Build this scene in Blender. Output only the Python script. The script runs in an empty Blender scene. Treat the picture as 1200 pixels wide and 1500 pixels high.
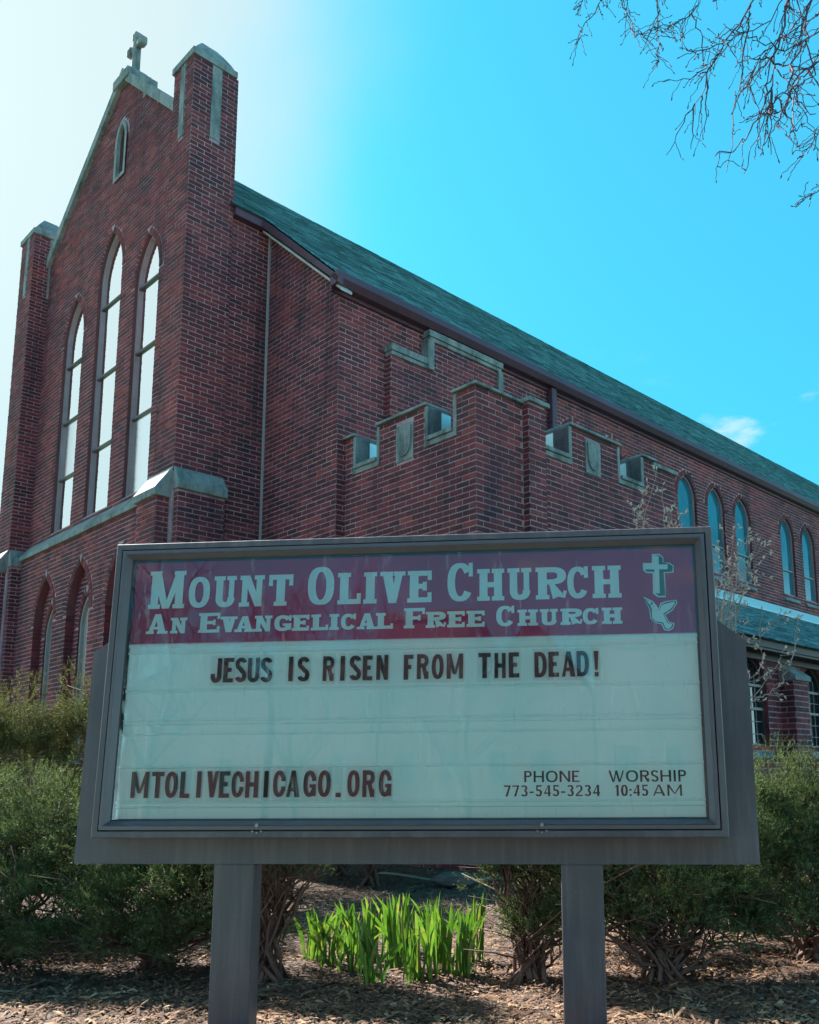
import bpy, math, random
import numpy as np
from mathutils import Vector, Matrix, noise
from mathutils.geometry import delaunay_2d_cdt
random.seed(7); rng = np.random.default_rng(11)
S = bpy.context.scene
COL = S.collection
PI = math.pi

# ------------------------------------------------------------------ camera
H_EYE = 0.95
cam_d = bpy.data.cameras.new('camera'); cam = bpy.data.objects.new('camera', cam_d); COL.objects.link(cam)
PIT, ROL = .1699, -.0119
fw = Vector((0, math.cos(PIT), math.sin(PIT)))
r0 = Vector((1, 0, 0)); u0 = Vector((0, -math.sin(PIT), math.cos(PIT)))
rt = math.cos(ROL)*r0 + math.sin(ROL)*u0; up = -math.sin(ROL)*r0 + math.cos(ROL)*u0
M = Matrix((rt, up, -fw)).transposed().to_4x4(); M.translation = (0, 0, H_EYE)
cam.matrix_world = M
cam_d.sensor_fit = 'VERTICAL'; cam_d.sensor_height = 24; cam_d.sensor_width = 19.2
cam_d.lens = 1310.2/1500*24
cam_d.shift_x = -(721.45-600)/1500; cam_d.shift_y = (913.73-750)/1500
cam_d.clip_start = .05; cam_d.clip_end = 2000
S.camera = cam
S.render.resolution_x = 819; S.render.resolution_y = 1024

# ------------------------------------------------------------------ light
SUN_AZ, SUN_EL = math.radians(-46), math.radians(36)      # azimuth from +Y, clockwise
EXPOSURE = 3.1
W = bpy.data.worlds.new('World'); S.world = W; W.use_nodes = True
nt = W.node_tree; N_ = nt.nodes; L_ = nt.links; N_.clear()
def wn(t, **k):
    n = N_.new(t)
    for a, b in k.items(): setattr(n, a, b)
    return n
def wm(op, a=None, b=None, c=None):
    n = wn('ShaderNodeMath', operation=op)
    for i, v in enumerate((a, b, c)):
        if v is None: continue
        if isinstance(v, (int, float)): n.inputs[i].default_value = v
        else: L_.new(v, n.inputs[i])
    return n.outputs[0]
def dirv(az, el): return (math.sin(az)*math.cos(el), math.cos(az)*math.cos(el), math.sin(el))
sky = wn('ShaderNodeTexSky', sky_type='NISHITA', sun_disc=False)
sky.sun_elevation = SUN_EL; sky.sun_rotation = SUN_AZ; sky.air_density = 1.0; sky.dust_density = 1.2; sky.ozone_density = 1.5
tint = wn('ShaderNodeMix', data_type='RGBA', blend_type='MULTIPLY'); tint.inputs[0].default_value = 1
L_.new(sky.outputs[0], tint.inputs[6]); tint.inputs[7].default_value = (.07, .33, .33, 1)
tc = wn('ShaderNodeTexCoord'); G = tc.outputs['Generated']
def dot(v):
    n = wn('ShaderNodeVectorMath', operation='DOT_PRODUCT'); L_.new(G, n.inputs[0]); n.inputs[1].default_value = v
    return n.outputs['Value']
nz = wn('ShaderNodeTexNoise'); L_.new(G, nz.inputs['Vector']); nz.inputs['Scale'].default_value = 3.2; nz.inputs['Detail'].default_value = 5; nz.inputs['Roughness'].default_value = .55
# thin bright cloud veil round the sun's side of the sky
vd = wm('ADD', dot(dirv(math.radians(-62), math.radians(35))), wm('MULTIPLY', wm('SUBTRACT', nz.outputs[0], .5), .11))
mr = wn('ShaderNodeMapRange', interpolation_type='SMOOTHERSTEP'); L_.new(vd, mr.inputs[0]); mr.inputs[1].default_value = .69; mr.inputs[2].default_value = .87
veil = mr.outputs[0]
# small cumulus scraps low in the sky
mp = wn('ShaderNodeMapping'); L_.new(G, mp.inputs[0]); mp.inputs['Scale'].default_value = (1, 1, 2.6)
nc = wn('ShaderNodeTexNoise'); L_.new(mp.outputs[0], nc.inputs['Vector']); nc.inputs['Scale'].default_value = 8.5; nc.inputs['Detail'].default_value = 7; nc.inputs['Roughness'].default_value = .56
nb = wn('ShaderNodeTexNoise'); L_.new(mp.outputs[0], nb.inputs['Vector']); nb.inputs['Scale'].default_value = 2.2
sepz = wn('ShaderNodeSeparateXYZ'); L_.new(G, sepz.inputs[0])
low = wn('ShaderNodeMapRange', interpolation_type='SMOOTHSTEP'); L_.new(sepz.outputs[2], low.inputs[0]); low.inputs[1].default_value = .45; low.inputs[2].default_value = .36
cs = wn('ShaderNodeMapRange', interpolation_type='SMOOTHSTEP'); L_.new(wm('ADD', wm('MULTIPLY', nc.outputs[0], .75), wm('MULTIPLY', nb.outputs[0], .25)), cs.inputs[0]); cs.inputs[1].default_value = .54; cs.inputs[2].default_value = .68
cl = wm('MULTIPLY', wm('MULTIPLY', cs.outputs[0], low.outputs[0]), .8)
# pale band towards the horizon
hz = wn('ShaderNodeMapRange', interpolation_type='SMOOTHSTEP'); L_.new(sepz.outputs[2], hz.inputs[0]); hz.inputs[1].default_value = .25; hz.inputs[2].default_value = .02
glow = wm('POWER', wm('MAXIMUM', dot(dirv(SUN_AZ, SUN_EL)), 0), 7)
def mixc(f, a, b):
    n = wn('ShaderNodeMix', data_type='RGBA'); L_.new(f, n.inputs[0]); L_.new(a, n.inputs[6])
    if isinstance(b, tuple): n.inputs[7].default_value = b
    else: L_.new(b, n.inputs[7])
    return n.outputs[2]
base_ = wn('ShaderNodeMix', data_type='RGBA'); base_.inputs[0].default_value = .62; L_.new(tint.outputs[2], base_.inputs[6]); base_.inputs[7].default_value = (.085, .74, 1.20, 1)
c1 = mixc(wm('MULTIPLY', hz.outputs[0], .8), base_.outputs[2], (3.6, 5.4, 5.9, 1))
c2 = mixc(cl, c1, (.9, 1.15, 1.22, 1))
vcol = wn('ShaderNodeMix', data_type='RGBA'); L_.new(glow, vcol.inputs[0]); vcol.inputs[6].default_value = (.62, .88, .93, 1); vcol.inputs[7].default_value = (1.02, 1.13, 1.12, 1)
c3 = mixc(wm('MULTIPLY', veil, .93), c2, vcol.outputs[2])
bg = wn('ShaderNodeBackground'); L_.new(c3, bg.inputs[0]); bg.inputs[1].default_value = .1
wo = wn('ShaderNodeOutputWorld'); L_.new(bg.outputs[0], wo.inputs[0])
sl = bpy.data.lights.new('sun', 'SUN'); sl.energy = 2.5; sl.angle = math.radians(.53); sl.color = (1, .96, .90)
sun = bpy.data.objects.new('sun', sl); COL.objects.link(sun)
sun.rotation_euler = Vector(dirv(SUN_AZ, SUN_EL)).to_track_quat('Z', 'Y').to_euler()
S.view_settings.view_transform = 'Standard'; S.view_settings.look = 'None'
S.view_settings.exposure = EXPOSURE; S.view_settings.gamma = 1
S.view_settings.use_curve_mapping = False
S.render.engine = 'CYCLES'

# ------------------------------------------------------------------ helpers
def tag(o, label=None, cat=None, group=None, kind=None):
    if label: o['label'] = label
    if cat: o['category'] = cat
    if group: o['group'] = group
    if kind: o['kind'] = kind
    return o
def empty(name, loc=(0, 0, 0), rz=0, parent=None):
    o = bpy.data.objects.new(name, None); COL.objects.link(o); o.location = loc; o.rotation_euler = (0, 0, rz)
    o.empty_display_size = .2
    if parent: o.parent = parent
    return o
class MB:
    def __init__(s): s.v = []; s.f = []; s.mi = []
    def poly(s, pts, m=0):
        b = len(s.v); s.v += [tuple(p) for p in pts]; s.f.append(tuple(range(b, b+len(pts)))); s.mi.append(m)
    def box(s, x0, x1, y0, y1, z0, z1, m=0):
        s.hexa([(x0,y0,z0),(x1,y0,z0),(x1,y1,z0),(x0,y1,z0),(x0,y0,z1),(x1,y0,z1),(x1,y1,z1),(x0,y1,z1)], m)
    def hexa(s, p, m=0):
        b = len(s.v); s.v += [tuple(q) for q in p]
        for f in ((0,3,2,1),(4,5,6,7),(0,1,5,4),(1,2,6,5),(2,3,7,6),(3,0,4,7)):
            s.f.append(tuple(b+i for i in f)); s.mi.append(m)
    def tube(s, pts, rad, n=6, cap=True):
        pts = [Vector(p) for p in pts]; k = len(pts); b = len(s.v)
        if not hasattr(rad, '__len__'): rad = [rad]*k
        for i, p in enumerate(pts):
            t = (pts[min(i+1, k-1)]-pts[max(i-1, 0)])
            t = t.normalized() if t.length > 1e-9 else Vector((0, 0, 1))
            a = t.cross(Vector((0, 0, 1)) if abs(t.z) < .9 else Vector((1, 0, 0))).normalized(); c = t.cross(a)
            for j in range(n):
                w = 2*PI*j/n; s.v.append(tuple(p+(a*math.cos(w)+c*math.sin(w))*rad[i]))
        for i in range(k-1):
            for j in range(n):
                s.f.append((b+i*n+j, b+i*n+(j+1) % n, b+(i+1)*n+(j+1) % n, b+(i+1)*n+j)); s.mi.append(0)
        if cap:
            s.f.append(tuple(b+j for j in range(n))[::-1]); s.mi.append(0)
            s.f.append(tuple(b+(k-1)*n+j for j in range(n))); s.mi.append(0)
    def build(s, name, mats, parent=None, smooth=False, **kw):
        me = bpy.data.meshes.new(name); me.from_pydata(s.v, [], s.f)
        if not isinstance(mats, (list, tuple)): mats = [mats]
        for m in mats: me.materials.append(m)
        if len(mats) > 1: me.polygons.foreach_set('material_index', s.mi)
        if smooth: me.polygons.foreach_set('use_smooth', [True]*len(me.polygons))
        me.update()
        o = bpy.data.objects.new(name, me); COL.objects.link(o)
        if parent: o.parent = parent
        tag(o, **kw)
        return o
def bevel(o, w=.006, seg=2):
    m = o.modifiers.new('bevel', 'BEVEL'); m.width = w; m.segments = seg; m.limit_method = 'ANGLE'; m.angle_limit = math.radians(40)
    return o
def obj_from_arrays(name, V, F, mat, parent=None, **kw):
    me = bpy.data.meshes.new(name); k = F.shape[1]
    me.vertices.add(len(V)); me.vertices.foreach_set('co', V.astype(np.float32).ravel())
    me.loops.add(F.size); me.loops.foreach_set('vertex_index', F.astype(np.int32).ravel())
    me.polygons.add(len(F)); me.polygons.foreach_set('loop_start', np.arange(0, F.size, k, dtype=np.int32))
    me.update(calc_edges=True); me.validate()
    me.materials.append(mat)
    o = bpy.data.objects.new(name, me); COL.objects.link(o)
    if parent: o.parent = parent
    tag(o, **kw)
    return o

# ------------------------------------------------------------------ materials
def mat(name, build, **kw):
    m = bpy.data.materials.new(name); m.use_nodes = True; t = m.node_tree; t.nodes.clear()
    out = t.nodes.new('ShaderNodeOutputMaterial'); p = t.nodes.new('ShaderNodeBsdfPrincipled'); t.links.new(p.outputs[0], out.inputs[0])
    build(t, p, out); return m
def nd(t, ty, ins=None, **k):
    n = t.nodes.new(ty)
    for a, b in k.items(): setattr(n, a, b)
    for a, b in (ins or {}).items():
        if isinstance(b, bpy.types.NodeSocket): t.links.new(b, n.inputs[a])
        else: n.inputs[a].default_value = b
    return n
def ramp(t, fac, stops):
    n = t.nodes.new('ShaderNodeValToRGB'); t.links.new(fac, n.inputs[0]); e = n.color_ramp.elements
    while len(e) < len(stops): e.new(.5)
    for i, (p, c) in enumerate(stops): e[i].position = p; e[i].color = (*c, 1)
    return n.outputs[0]
def mul(t, a, b, f=1.0, mode='MULTIPLY'):
    n = nd(t, 'ShaderNodeMix', data_type='RGBA', blend_type=mode)
    for i, v in ((0, f), (6, a), (7, b)):
        if isinstance(v, bpy.types.NodeSocket): t.links.new(v, n.inputs[i])
        else: n.inputs[i].default_value = v if not isinstance(v, tuple) else (*v, 1)
    return n.outputs[2]
def bump(t, p, h, s=.3, d=.01):
    b = nd(t, 'ShaderNodeBump', {'Strength': s, 'Distance': d, 'Height': h}); t.links.new(b.outputs[0], p.inputs['Normal'])
def simple(name, c, rough=.6, noise_s=30, var=.25, metal=0, bmp=.15, coord='Object', stops=None, spec=.5):
    def f(t, p, out):
        tcn = nd(t, 'ShaderNodeTexCoord')
        n1 = nd(t, 'ShaderNodeTexNoise', {'Vector': tcn.outputs[coord], 'Scale': noise_s, 'Detail': 6.0, 'Roughness': .6})
        n2 = nd(t, 'ShaderNodeTexNoise', {'Vector': tcn.outputs[coord], 'Scale': noise_s*.11, 'Detail': 4.0})
        a = nd(t, 'ShaderNodeMath', {0: n1.outputs[0], 1: n2.outputs[0]}, operation='ADD')
        h = nd(t, 'ShaderNodeMath', {0: a.outputs[0], 1: .5}, operation='MULTIPLY')
        st = stops or [(.3, tuple(x*(1-var) for x in c)), (.7, tuple(min(1, x*(1+var)) for x in c))]
        col = ramp(t, h.outputs[0], st)
        t.links.new(col, p.inputs['Base Color']); p.inputs['Roughness'].default_value = rough; p.inputs['Metallic'].default_value = metal
        p.inputs['Specular IOR Level'].default_value = spec
        if bmp: bump(t, p, n1.outputs[0], bmp, .004)
    return mat(name, f)
def brick_mat(name, single):
    def f(t, p, out):
        rnd = nd(t, 'ShaderNodeObjectInfo').outputs['Random'] if single else nd(t, 'ShaderNodeNewGeometry').outputs['Random Per Island']
        g = nd(t, 'ShaderNodeNewGeometry').outputs['Position']
        base = ramp(t, rnd, [(0, (.082, .027, .031)), (.25, (.118, .026, .031)), (.55, (.158, .030, .035)), (.8, (.200, .037, .040)), (.93, (.26, .050, .049)), (1, (.140, .040, .044))])
        n1 = nd(t, 'ShaderNodeTexNoise', {'Vector': g, 'Scale': 45.0, 'Detail': 5.0, 'Roughness': .65})
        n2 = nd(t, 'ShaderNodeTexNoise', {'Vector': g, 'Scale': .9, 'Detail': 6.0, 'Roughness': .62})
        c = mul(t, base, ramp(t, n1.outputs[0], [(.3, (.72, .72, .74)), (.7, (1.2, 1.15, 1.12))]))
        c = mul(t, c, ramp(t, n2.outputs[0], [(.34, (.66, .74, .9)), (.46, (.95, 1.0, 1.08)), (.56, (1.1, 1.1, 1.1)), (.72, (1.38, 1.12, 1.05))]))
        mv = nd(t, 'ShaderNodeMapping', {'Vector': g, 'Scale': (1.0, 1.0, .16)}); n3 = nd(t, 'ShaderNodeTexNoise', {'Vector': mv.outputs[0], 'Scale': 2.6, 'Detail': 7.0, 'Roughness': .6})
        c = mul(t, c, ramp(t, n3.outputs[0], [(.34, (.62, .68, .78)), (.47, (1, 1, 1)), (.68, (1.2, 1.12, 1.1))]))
        t.links.new(c, p.inputs['Base Color']); p.inputs['Roughness'].default_value = .82
        p.inputs['Specular IOR Level'].default_value = .3
        bump(t, p, n1.outputs[0], .45, .003)
    return mat(name, f)
MT = {}
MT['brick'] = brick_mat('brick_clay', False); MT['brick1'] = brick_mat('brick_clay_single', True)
def f(t, p, out):
    g = nd(t, 'ShaderNodeNewGeometry').outputs['Position']
    n1 = nd(t, 'ShaderNodeTexNoise', {'Vector': g, 'Scale': 60.0, 'Detail': 4.0})
    n2 = nd(t, 'ShaderNodeTexNoise', {'Vector': g, 'Scale': .8, 'Detail': 6.0, 'Roughness': .65})
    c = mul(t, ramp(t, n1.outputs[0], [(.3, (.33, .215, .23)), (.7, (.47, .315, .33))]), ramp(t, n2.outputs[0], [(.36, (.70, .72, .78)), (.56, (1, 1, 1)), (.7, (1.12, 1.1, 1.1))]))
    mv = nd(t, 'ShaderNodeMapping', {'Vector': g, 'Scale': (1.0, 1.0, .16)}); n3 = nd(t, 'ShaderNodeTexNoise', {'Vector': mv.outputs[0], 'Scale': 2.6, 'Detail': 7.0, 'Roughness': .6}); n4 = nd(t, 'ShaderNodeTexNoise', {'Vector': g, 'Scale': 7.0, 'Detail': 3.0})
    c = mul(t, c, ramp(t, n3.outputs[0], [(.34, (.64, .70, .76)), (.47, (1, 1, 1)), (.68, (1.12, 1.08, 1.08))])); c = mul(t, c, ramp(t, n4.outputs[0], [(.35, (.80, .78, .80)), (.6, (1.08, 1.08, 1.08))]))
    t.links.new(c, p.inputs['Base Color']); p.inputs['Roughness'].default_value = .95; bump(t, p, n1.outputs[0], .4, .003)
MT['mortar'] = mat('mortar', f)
def f(t, p, out):
    g = nd(t, 'ShaderNodeNewGeometry').outputs['Position']
    mpn = nd(t, 'ShaderNodeMapping', {'Vector': g, 'Scale': (1, 1, .35)})
    n1 = nd(t, 'ShaderNodeTexNoise', {'Vector': g, 'Scale': 28.0, 'Detail': 8.0, 'Roughness': .7})
    n2 = nd(t, 'ShaderNodeTexNoise', {'Vector': mpn.outputs[0], 'Scale': 5.5, 'Detail': 7.0, 'Roughness': .65})
    c = mul(t, ramp(t, n1.outputs[0], [(.3, (.185, .195, .195)), (.7, (.29, .30, .295))]), ramp(t, n2.outputs[0], [(.34, (.33, .36, .36)), (.52, (.85, .87, .85)), (.68, (1.12, 1.1, 1.08))]))
    t.links.new(c, p.inputs['Base Color']); p.inputs['Roughness'].default_value = .85; bump(t, p, n1.outputs[0], .35, .004)
MT['stone'] = mat('weathered_limestone', f)
def f(t, p, out):
    rnd = nd(t, 'ShaderNodeNewGeometry').outputs['Random Per Island']
    g = nd(t, 'ShaderNodeNewGeometry').outputs['Position']
    n1 = nd(t, 'ShaderNodeTexNoise', {'Vector': g, 'Scale': 90.0, 'Detail': 3.0})
    n2 = nd(t, 'ShaderNodeTexNoise', {'Vector': g, 'Scale': .6, 'Detail': 4.0})
    c = mul(t, ramp(t, rnd, [(0, (.028, .095, .118)), (.5, (.055, .175, .210)), (1, (.10, .29, .34))]), ramp(t, n1.outputs[0], [(.3, (.7, .7, .7)), (.7, (1.3, 1.3, 1.3))]))
    c = mul(t, c, ramp(t, n2.outputs[0], [(.35, (.75, .8, .8)), (.65, (1.2, 1.15, 1.1))]))
    t.links.new(c, p.inputs['Base Color']); p.inputs['Roughness'].default_value = .9; bump(t, p, n1.outputs[0], .6, .004)
MT['shingle'] = mat('asphalt_shingle', f)
MT['gutter'] = simple('brown_gutter_paint', (.095, .042, .062), .45, 9, .3, spec=.4)
MT['soffit'] = simple('pale_soffit_paint', (.42, .37, .34), .7, 8, .5)
MT['flash'] = simple('galvanised_flashing', (.66, .74, .70), .35, 6, .2, metal=.45, bmp=.05)
MT['frame'] = simple('mauve_window_frame_paint', (.27, .19, .20), .5, 7, .2, bmp=.05)
MT['darkframe'] = simple('dark_window_bar', (.05, .045, .05), .4, 10, .2, bmp=0)
MT['came'] = simple('pale_window_bar', (.22, .20, .19), .5, 12, .2, bmp=0)
MT['signmetal'] = simple('bronze_sign_paint', (.078, .066, .078), .42, 7, .34, bmp=.03, spec=.5)
def painted(name, c):
    def f(t, p, out):
        g = nd(t, 'ShaderNodeNewGeometry').outputs['Position']
        a = nd(t, 'ShaderNodeTexNoise', {'Vector': g, 'Scale': 3.0, 'Detail': 6.0}); b = nd(t, 'ShaderNodeTexNoise', {'Vector': g, 'Scale': 120.0, 'Detail': 3.0, 'Roughness': .7})
        mv = nd(t, 'ShaderNodeMapping', {'Vector': g, 'Scale': (1.0, 1.0, .07)}); k = nd(t, 'ShaderNodeTexNoise', {'Vector': mv.outputs[0], 'Scale': 32.0, 'Detail': 5.0, 'Roughness': .6})
        col = mul(t, tuple(c), ramp(t, a.outputs[0], [(.3, (.78, .80, .82)), (.7, (1.2, 1.18, 1.15))]))
        col = mul(t, col, ramp(t, k.outputs[0], [(.42, (.86, .86, .88)), (.52, (1, 1, 1)), (.66, (1.35, 1.3, 1.25))]))
        sp = ramp(t, b.outputs[0], [(.66, (0, 0, 0)), (.72, (.5, .5, .5))]); col = mul(t, col, (.24, .21, .19), sp, 'MIX')
        t.links.new(col, p.inputs['Base Color']); t.links.new(nd(t, 'ShaderNodeMapRange', {0: k.outputs[0], 1: .3, 2: .7, 3: .38, 4: .62}).outputs[0], p.inputs['Roughness']); bump(t, p, b.outputs[0], .06, .002)
    return mat(name, f)
MT['signmetal'] = painted('bronze_sign_paint_worn', (.092, .064, .074))
MT['signedge'] = simple('bronze_sign_paint_door', (.098, .068, .080), .36, 7, .18, bmp=.03, spec=.6)
MT['gasket'] = simple('black_gasket', (.02, .02, .022), .6, 20, .1, bmp=0)
MT['whitelet'] = simple('white_vinyl_lettering', (.62, .92, .92), .5, 3, .05, bmp=0)
MT['teal'] = simple('teal_print', (.03, .17, .16), .5, 3, .1, bmp=0)
MT['blacklet'] = simple('black_acrylic_letter', (.022, .012, .016), .35, 14, .5, bmp=0, spec=.35)
MT['steel'] = simple('screw_steel', (.30, .28, .27), .3, 20, .2, metal=.9, bmp=0)
MT['conduit'] = simple('pale_conduit', (.36, .30, .31), .5, 10, .1, bmp=0)
MT['asphalt'] = simple('street_asphalt', (.13, .13, .13), .9, 50, .3)
MT['concrete'] = simple('sidewalk_concrete', (.36, .38, .38), .9, 30, .2)
MT['lawn'] = simple('lawn_green', (.055, .13, .055), .95, 60, .5)
MT['hose'] = simple('green_hose', (.16, .22, .17), .4, 10, .1, bmp=0)
MT['rock'] = simple('grey_rock', (.11, .085, .075), .9, 14, .35, bmp=.6)
MT['redbrick_far'] = simple('far_house_brick', (.085, .036, .042), .9, 14, .25)
MT['roof_far'] = simple('far_house_roof', (.07, .065, .06), .9, 14, .25)
MT['white_far'] = simple('far_house_trim', (.11, .08, .08), .7, 4, .1)
MT['bark'] = simple('grey_bark', (.10, .075, .065), .9, 40, .4, bmp=.5)
MT['twigdark'] = simple('dark_twig_bark', (.050, .028, .045), .8, 60, .3, bmp=.2)
MT['yewbark'] = simple('reddish_yew_bark', (.12, .070, .055), .9, 50, .4, bmp=.5)
MT['twigpale'] = simple('pale_twig_bark', (.40, .27, .23), .8, 60, .3, bmp=.2)
MT['bud'] = simple('fuzzy_bud', (.58, .43, .36), .8, 60, .3, bmp=.1)
def leafmat(name, stops, trans=.35, rough=.5, per='island', spec=.4, scale=6.0):
    def f(t, p, out):
        g = nd(t, 'ShaderNodeNewGeometry')
        r_ = g.outputs['Random Per Island'] if per == 'island' else nd(t, 'ShaderNodeObjectInfo').outputs['Random']
        n = nd(t, 'ShaderNodeTexNoise', {'Vector': g.outputs['Position'], 'Scale': scale, 'Detail': 3.0})
        a = nd(t, 'ShaderNodeMath', {0: r_, 1: .45, 2: 0.0}, operation='MULTIPLY_ADD'); b = nd(t, 'ShaderNodeMath', {0: n.outputs[0], 1: .9, 2: a.outputs[0]}, operation='MULTIPLY_ADD')
        c = ramp(t, b.outputs[0], stops)
        t.links.new(c, p.inputs['Base Color']); p.inputs['Roughness'].default_value = rough; p.inputs['Specular IOR Level'].default_value = spec
        tr = nd(t, 'ShaderNodeBsdfTranslucent'); t.links.new(mul(t, c, (1.25, 1.35, .6)), tr.inputs[0])
        mx = nd(t, 'ShaderNodeMixShader', {0: trans, 1: p.outputs[0], 2: tr.outputs[0]}); t.links.new(mx.outputs[0], out.inputs[0])
    return mat(name, f)
MT['yew'] = leafmat('yew_needles', [(.25, (.030, .032, .020)), (.5, (.042, .058, .028)), (.72, (.078, .108, .044)), (.95, (.16, .20, .08))], .2, .75, spec=.12)
MT['juniper'] = leafmat('juniper_needles', [(.3, (.036, .036, .018)), (.6, (.070, .072, .028)), (.9, (.15, .145, .055))], .2, .75, spec=.12)
MT['iris'] = leafmat('daffodil_leaf', [(.2, (.028, .085, .014)), (.5, (.065, .155, .024)), (.8, (.11, .23, .040)), (1., (.26, .26, .08))], .30, .38, 'object', scale=25.0)
MT['chip'] = leafmat('bark_chip', [(.2, (.036, .019, .014)), (.5, (.090, .048, .030)), (.8, (.19, .112, .068)), (1, (.36, .25, .155))], 0.02, .9, spec=.15)
def f(t, p, out):
    g = nd(t, 'ShaderNodeNewGeometry').outputs['Position']
    n1 = nd(t, 'ShaderNodeTexVoronoi', {'Vector': g, 'Scale': 38.0}); n2 = nd(t, 'ShaderNodeTexNoise', {'Vector': g, 'Scale': 12.0, 'Detail': 8.0})
    c = mul(t, ramp(t, n1.outputs['Color'], [(.2, (.03, .016, .011)), (.8, (.10, .055, .036))]), ramp(t, n2.outputs[0], [(.3, (.6, .6, .6)), (.7, (1.3, 1.25, 1.2))]))
    t.links.new(c, p.inputs['Base Color']); p.inputs['Roughness'].default_value = .95; bump(t, p, n1.outputs['Distance'], .8, .02)
MT['soil'] = mat('mulched_soil', f)
def glassmat(name, ior, tintc=(1, 1, 1), rough=.015, under=None, dirt=0.0):
    def f(t, p, out):
        g = nd(t, 'ShaderNodeNewGeometry').outputs['Position']
        n = nd(t, 'ShaderNodeTexNoise', {'Vector': g, 'Scale': 1.3, 'Detail': 2.0})
        b = nd(t, 'ShaderNodeBump', {'Strength': .12, 'Distance': .02, 'Height': n.outputs[0]})
        fr = nd(t, 'ShaderNodeFresnel', {'IOR': ior})
        gl = nd(t, 'ShaderNodeBsdfGlossy', {'Roughness': rough, 'Color': (.95, .95, .95, 1), 'Normal': b.outputs[0]})
        if under:
            n2 = nd(t, 'ShaderNodeTexNoise', {'Vector': g, 'Scale': 2.2, 'Detail': 3.0})
            u = nd(t, 'ShaderNodeBsdfDiffuse', {'Color': ramp(t, n2.outputs[0], [(.3, tuple(x*.75 for x in under)), (.7, tuple(x*1.2 for x in under))])})
        else: u = nd(t, 'ShaderNodeBsdfTransparent', {'Color': (*tintc, 1)})
        mx = nd(t, 'ShaderNodeMixShader', {0: fr.outputs[0], 1: u.outputs[0], 2: gl.outputs[0]})
        if dirt:
            mpn = nd(t, 'ShaderNodeMapping', {'Vector': g, 'Scale': (3.5, 3.5, .55), 'Rotation': (0, .12, 0)})
            d1 = nd(t, 'ShaderNodeTexNoise', {'Vector': mpn.outputs[0], 'Scale': 9.0, 'Detail': 8.0, 'Roughness': .72, 'Distortion': .6})
            d2 = nd(t, 'ShaderNodeMapRange', {0: d1.outputs[0], 1: .56, 2: .78, 3: 0.0, 4: dirt})
            df = nd(t, 'ShaderNodeBsdfDiffuse', {'Color': (.8, .76, .72, 1)})
            mx = nd(t, 'ShaderNodeMixShader', {0: d2.outputs[0], 1: mx.outputs[0], 2: df.outputs[0]})
        t.links.new(mx.outputs[0], out.inputs[0])
    return mat(name, f)
MT['signglass'] = glassmat('sign_window_acrylic', 1.72, (.97, 1, 1), dirt=.22)
MT['tile'] = glassmat('clear_letter_tile', 1.3, (.93, .93, .93), .2)
MT['facadeglass'] = glassmat('storm_glazing', 4.5, under=(.20, .24, .24))
MT['palepanel'] = glassmat('pale_replacement_pane', 1.5, under=(.52, .54, .50), rough=.2)
MT['naveglass'] = glassmat('nave_window_glass', 1.8, under=(.02, .13, .17))
MT['nightglass'] = glassmat('dark_window_glass', 1.5, under=(.018, .022, .026))
def f(t, p, out):
    g = nd(t, 'ShaderNodeNewGeometry').outputs['Position']
    n = nd(t, 'ShaderNodeTexNoise', {'Vector': g, 'Scale': 1.6, 'Detail': 5.0})
    t.links.new(ramp(t, n.outputs[0], [(.3, (.33, .010, .085)), (.7, (.43, .016, .13))]), p.inputs['Base Color']); p.inputs['Roughness'].default_value = .5
MT['crimson'] = mat('crimson_header_print', f)
def f(t, p, out):
    g = nd(t, 'ShaderNodeNewGeometry').outputs['Position']
    mpn = nd(t, 'ShaderNodeMapping', {'Vector': g, 'Scale': (1, 1, .3)})
    n = nd(t, 'ShaderNodeTexNoise', {'Vector': mpn.outputs[0], 'Scale': 5.0, 'Detail': 6.0})
    t.links.new(ramp(t, n.outputs[0], [(.3, (.66, .90, .89)), (.7, (.78, .95, .94))]), p.inputs['Base Color']); p.inputs['Roughness'].default_value = .45
MT['board'] = mat('white_letter_board', f)

# ------------------------------------------------------------------ setting: ground
def sheet(name, x0, x1, y0, y1, z, m, nx=1, ny=1, hfun=None, **kw):
    b = MB()
    xs = [x0+(x1-x0)*i/nx for i in range(nx+1)]; ys = [y0+(y1-y0)*j/ny for j in range(ny+1)]
    for y in ys:
        for x in xs: b.v.append((x, y, z+(hfun(x, y) if hfun else 0)))
    for j in range(ny):
        for i in range(nx):
            a = j*(nx+1)+i; b.f.append((a, a+1, a+nx+2, a+nx+1)); b.mi.append(0)
    return b.build(name, m, smooth=True, kind='structure', **kw)
sheet('ground', -900, 900, -900, 900, -.12, MT['lawn'])
def gh(x, y): return .025*noise.noise(Vector((x*1.1, y*1.1, 0)))+.008*noise.noise(Vector((x*5, y*5, 3)))
sheet('mulch_bed', -14, 14, 3.15, 17, 0, MT['soil'], 160, 110, gh)
sheet('pavement', -60, 60, -1.2, .4, -.02, MT['concrete'])
b = MB(); b.box(-60, 60, -4.65, -4.5, -.118, -.015); b.build('kerb', MT['concrete'], kind='structure')
sheet('road', -120, 120, -13, -4.66, -.115, MT['asphalt'])

# ------------------------------------------------------------------ church
YA = .7603
CH = empty('church', (0, 0, 0), PI/2-YA)
tag(CH, 'dark red brick church with tall gable, arched windows, stone trim and cross behind the sign', 'church')
def ch(b, name, m, **k): return b.build(name, m, CH, **k)

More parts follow.
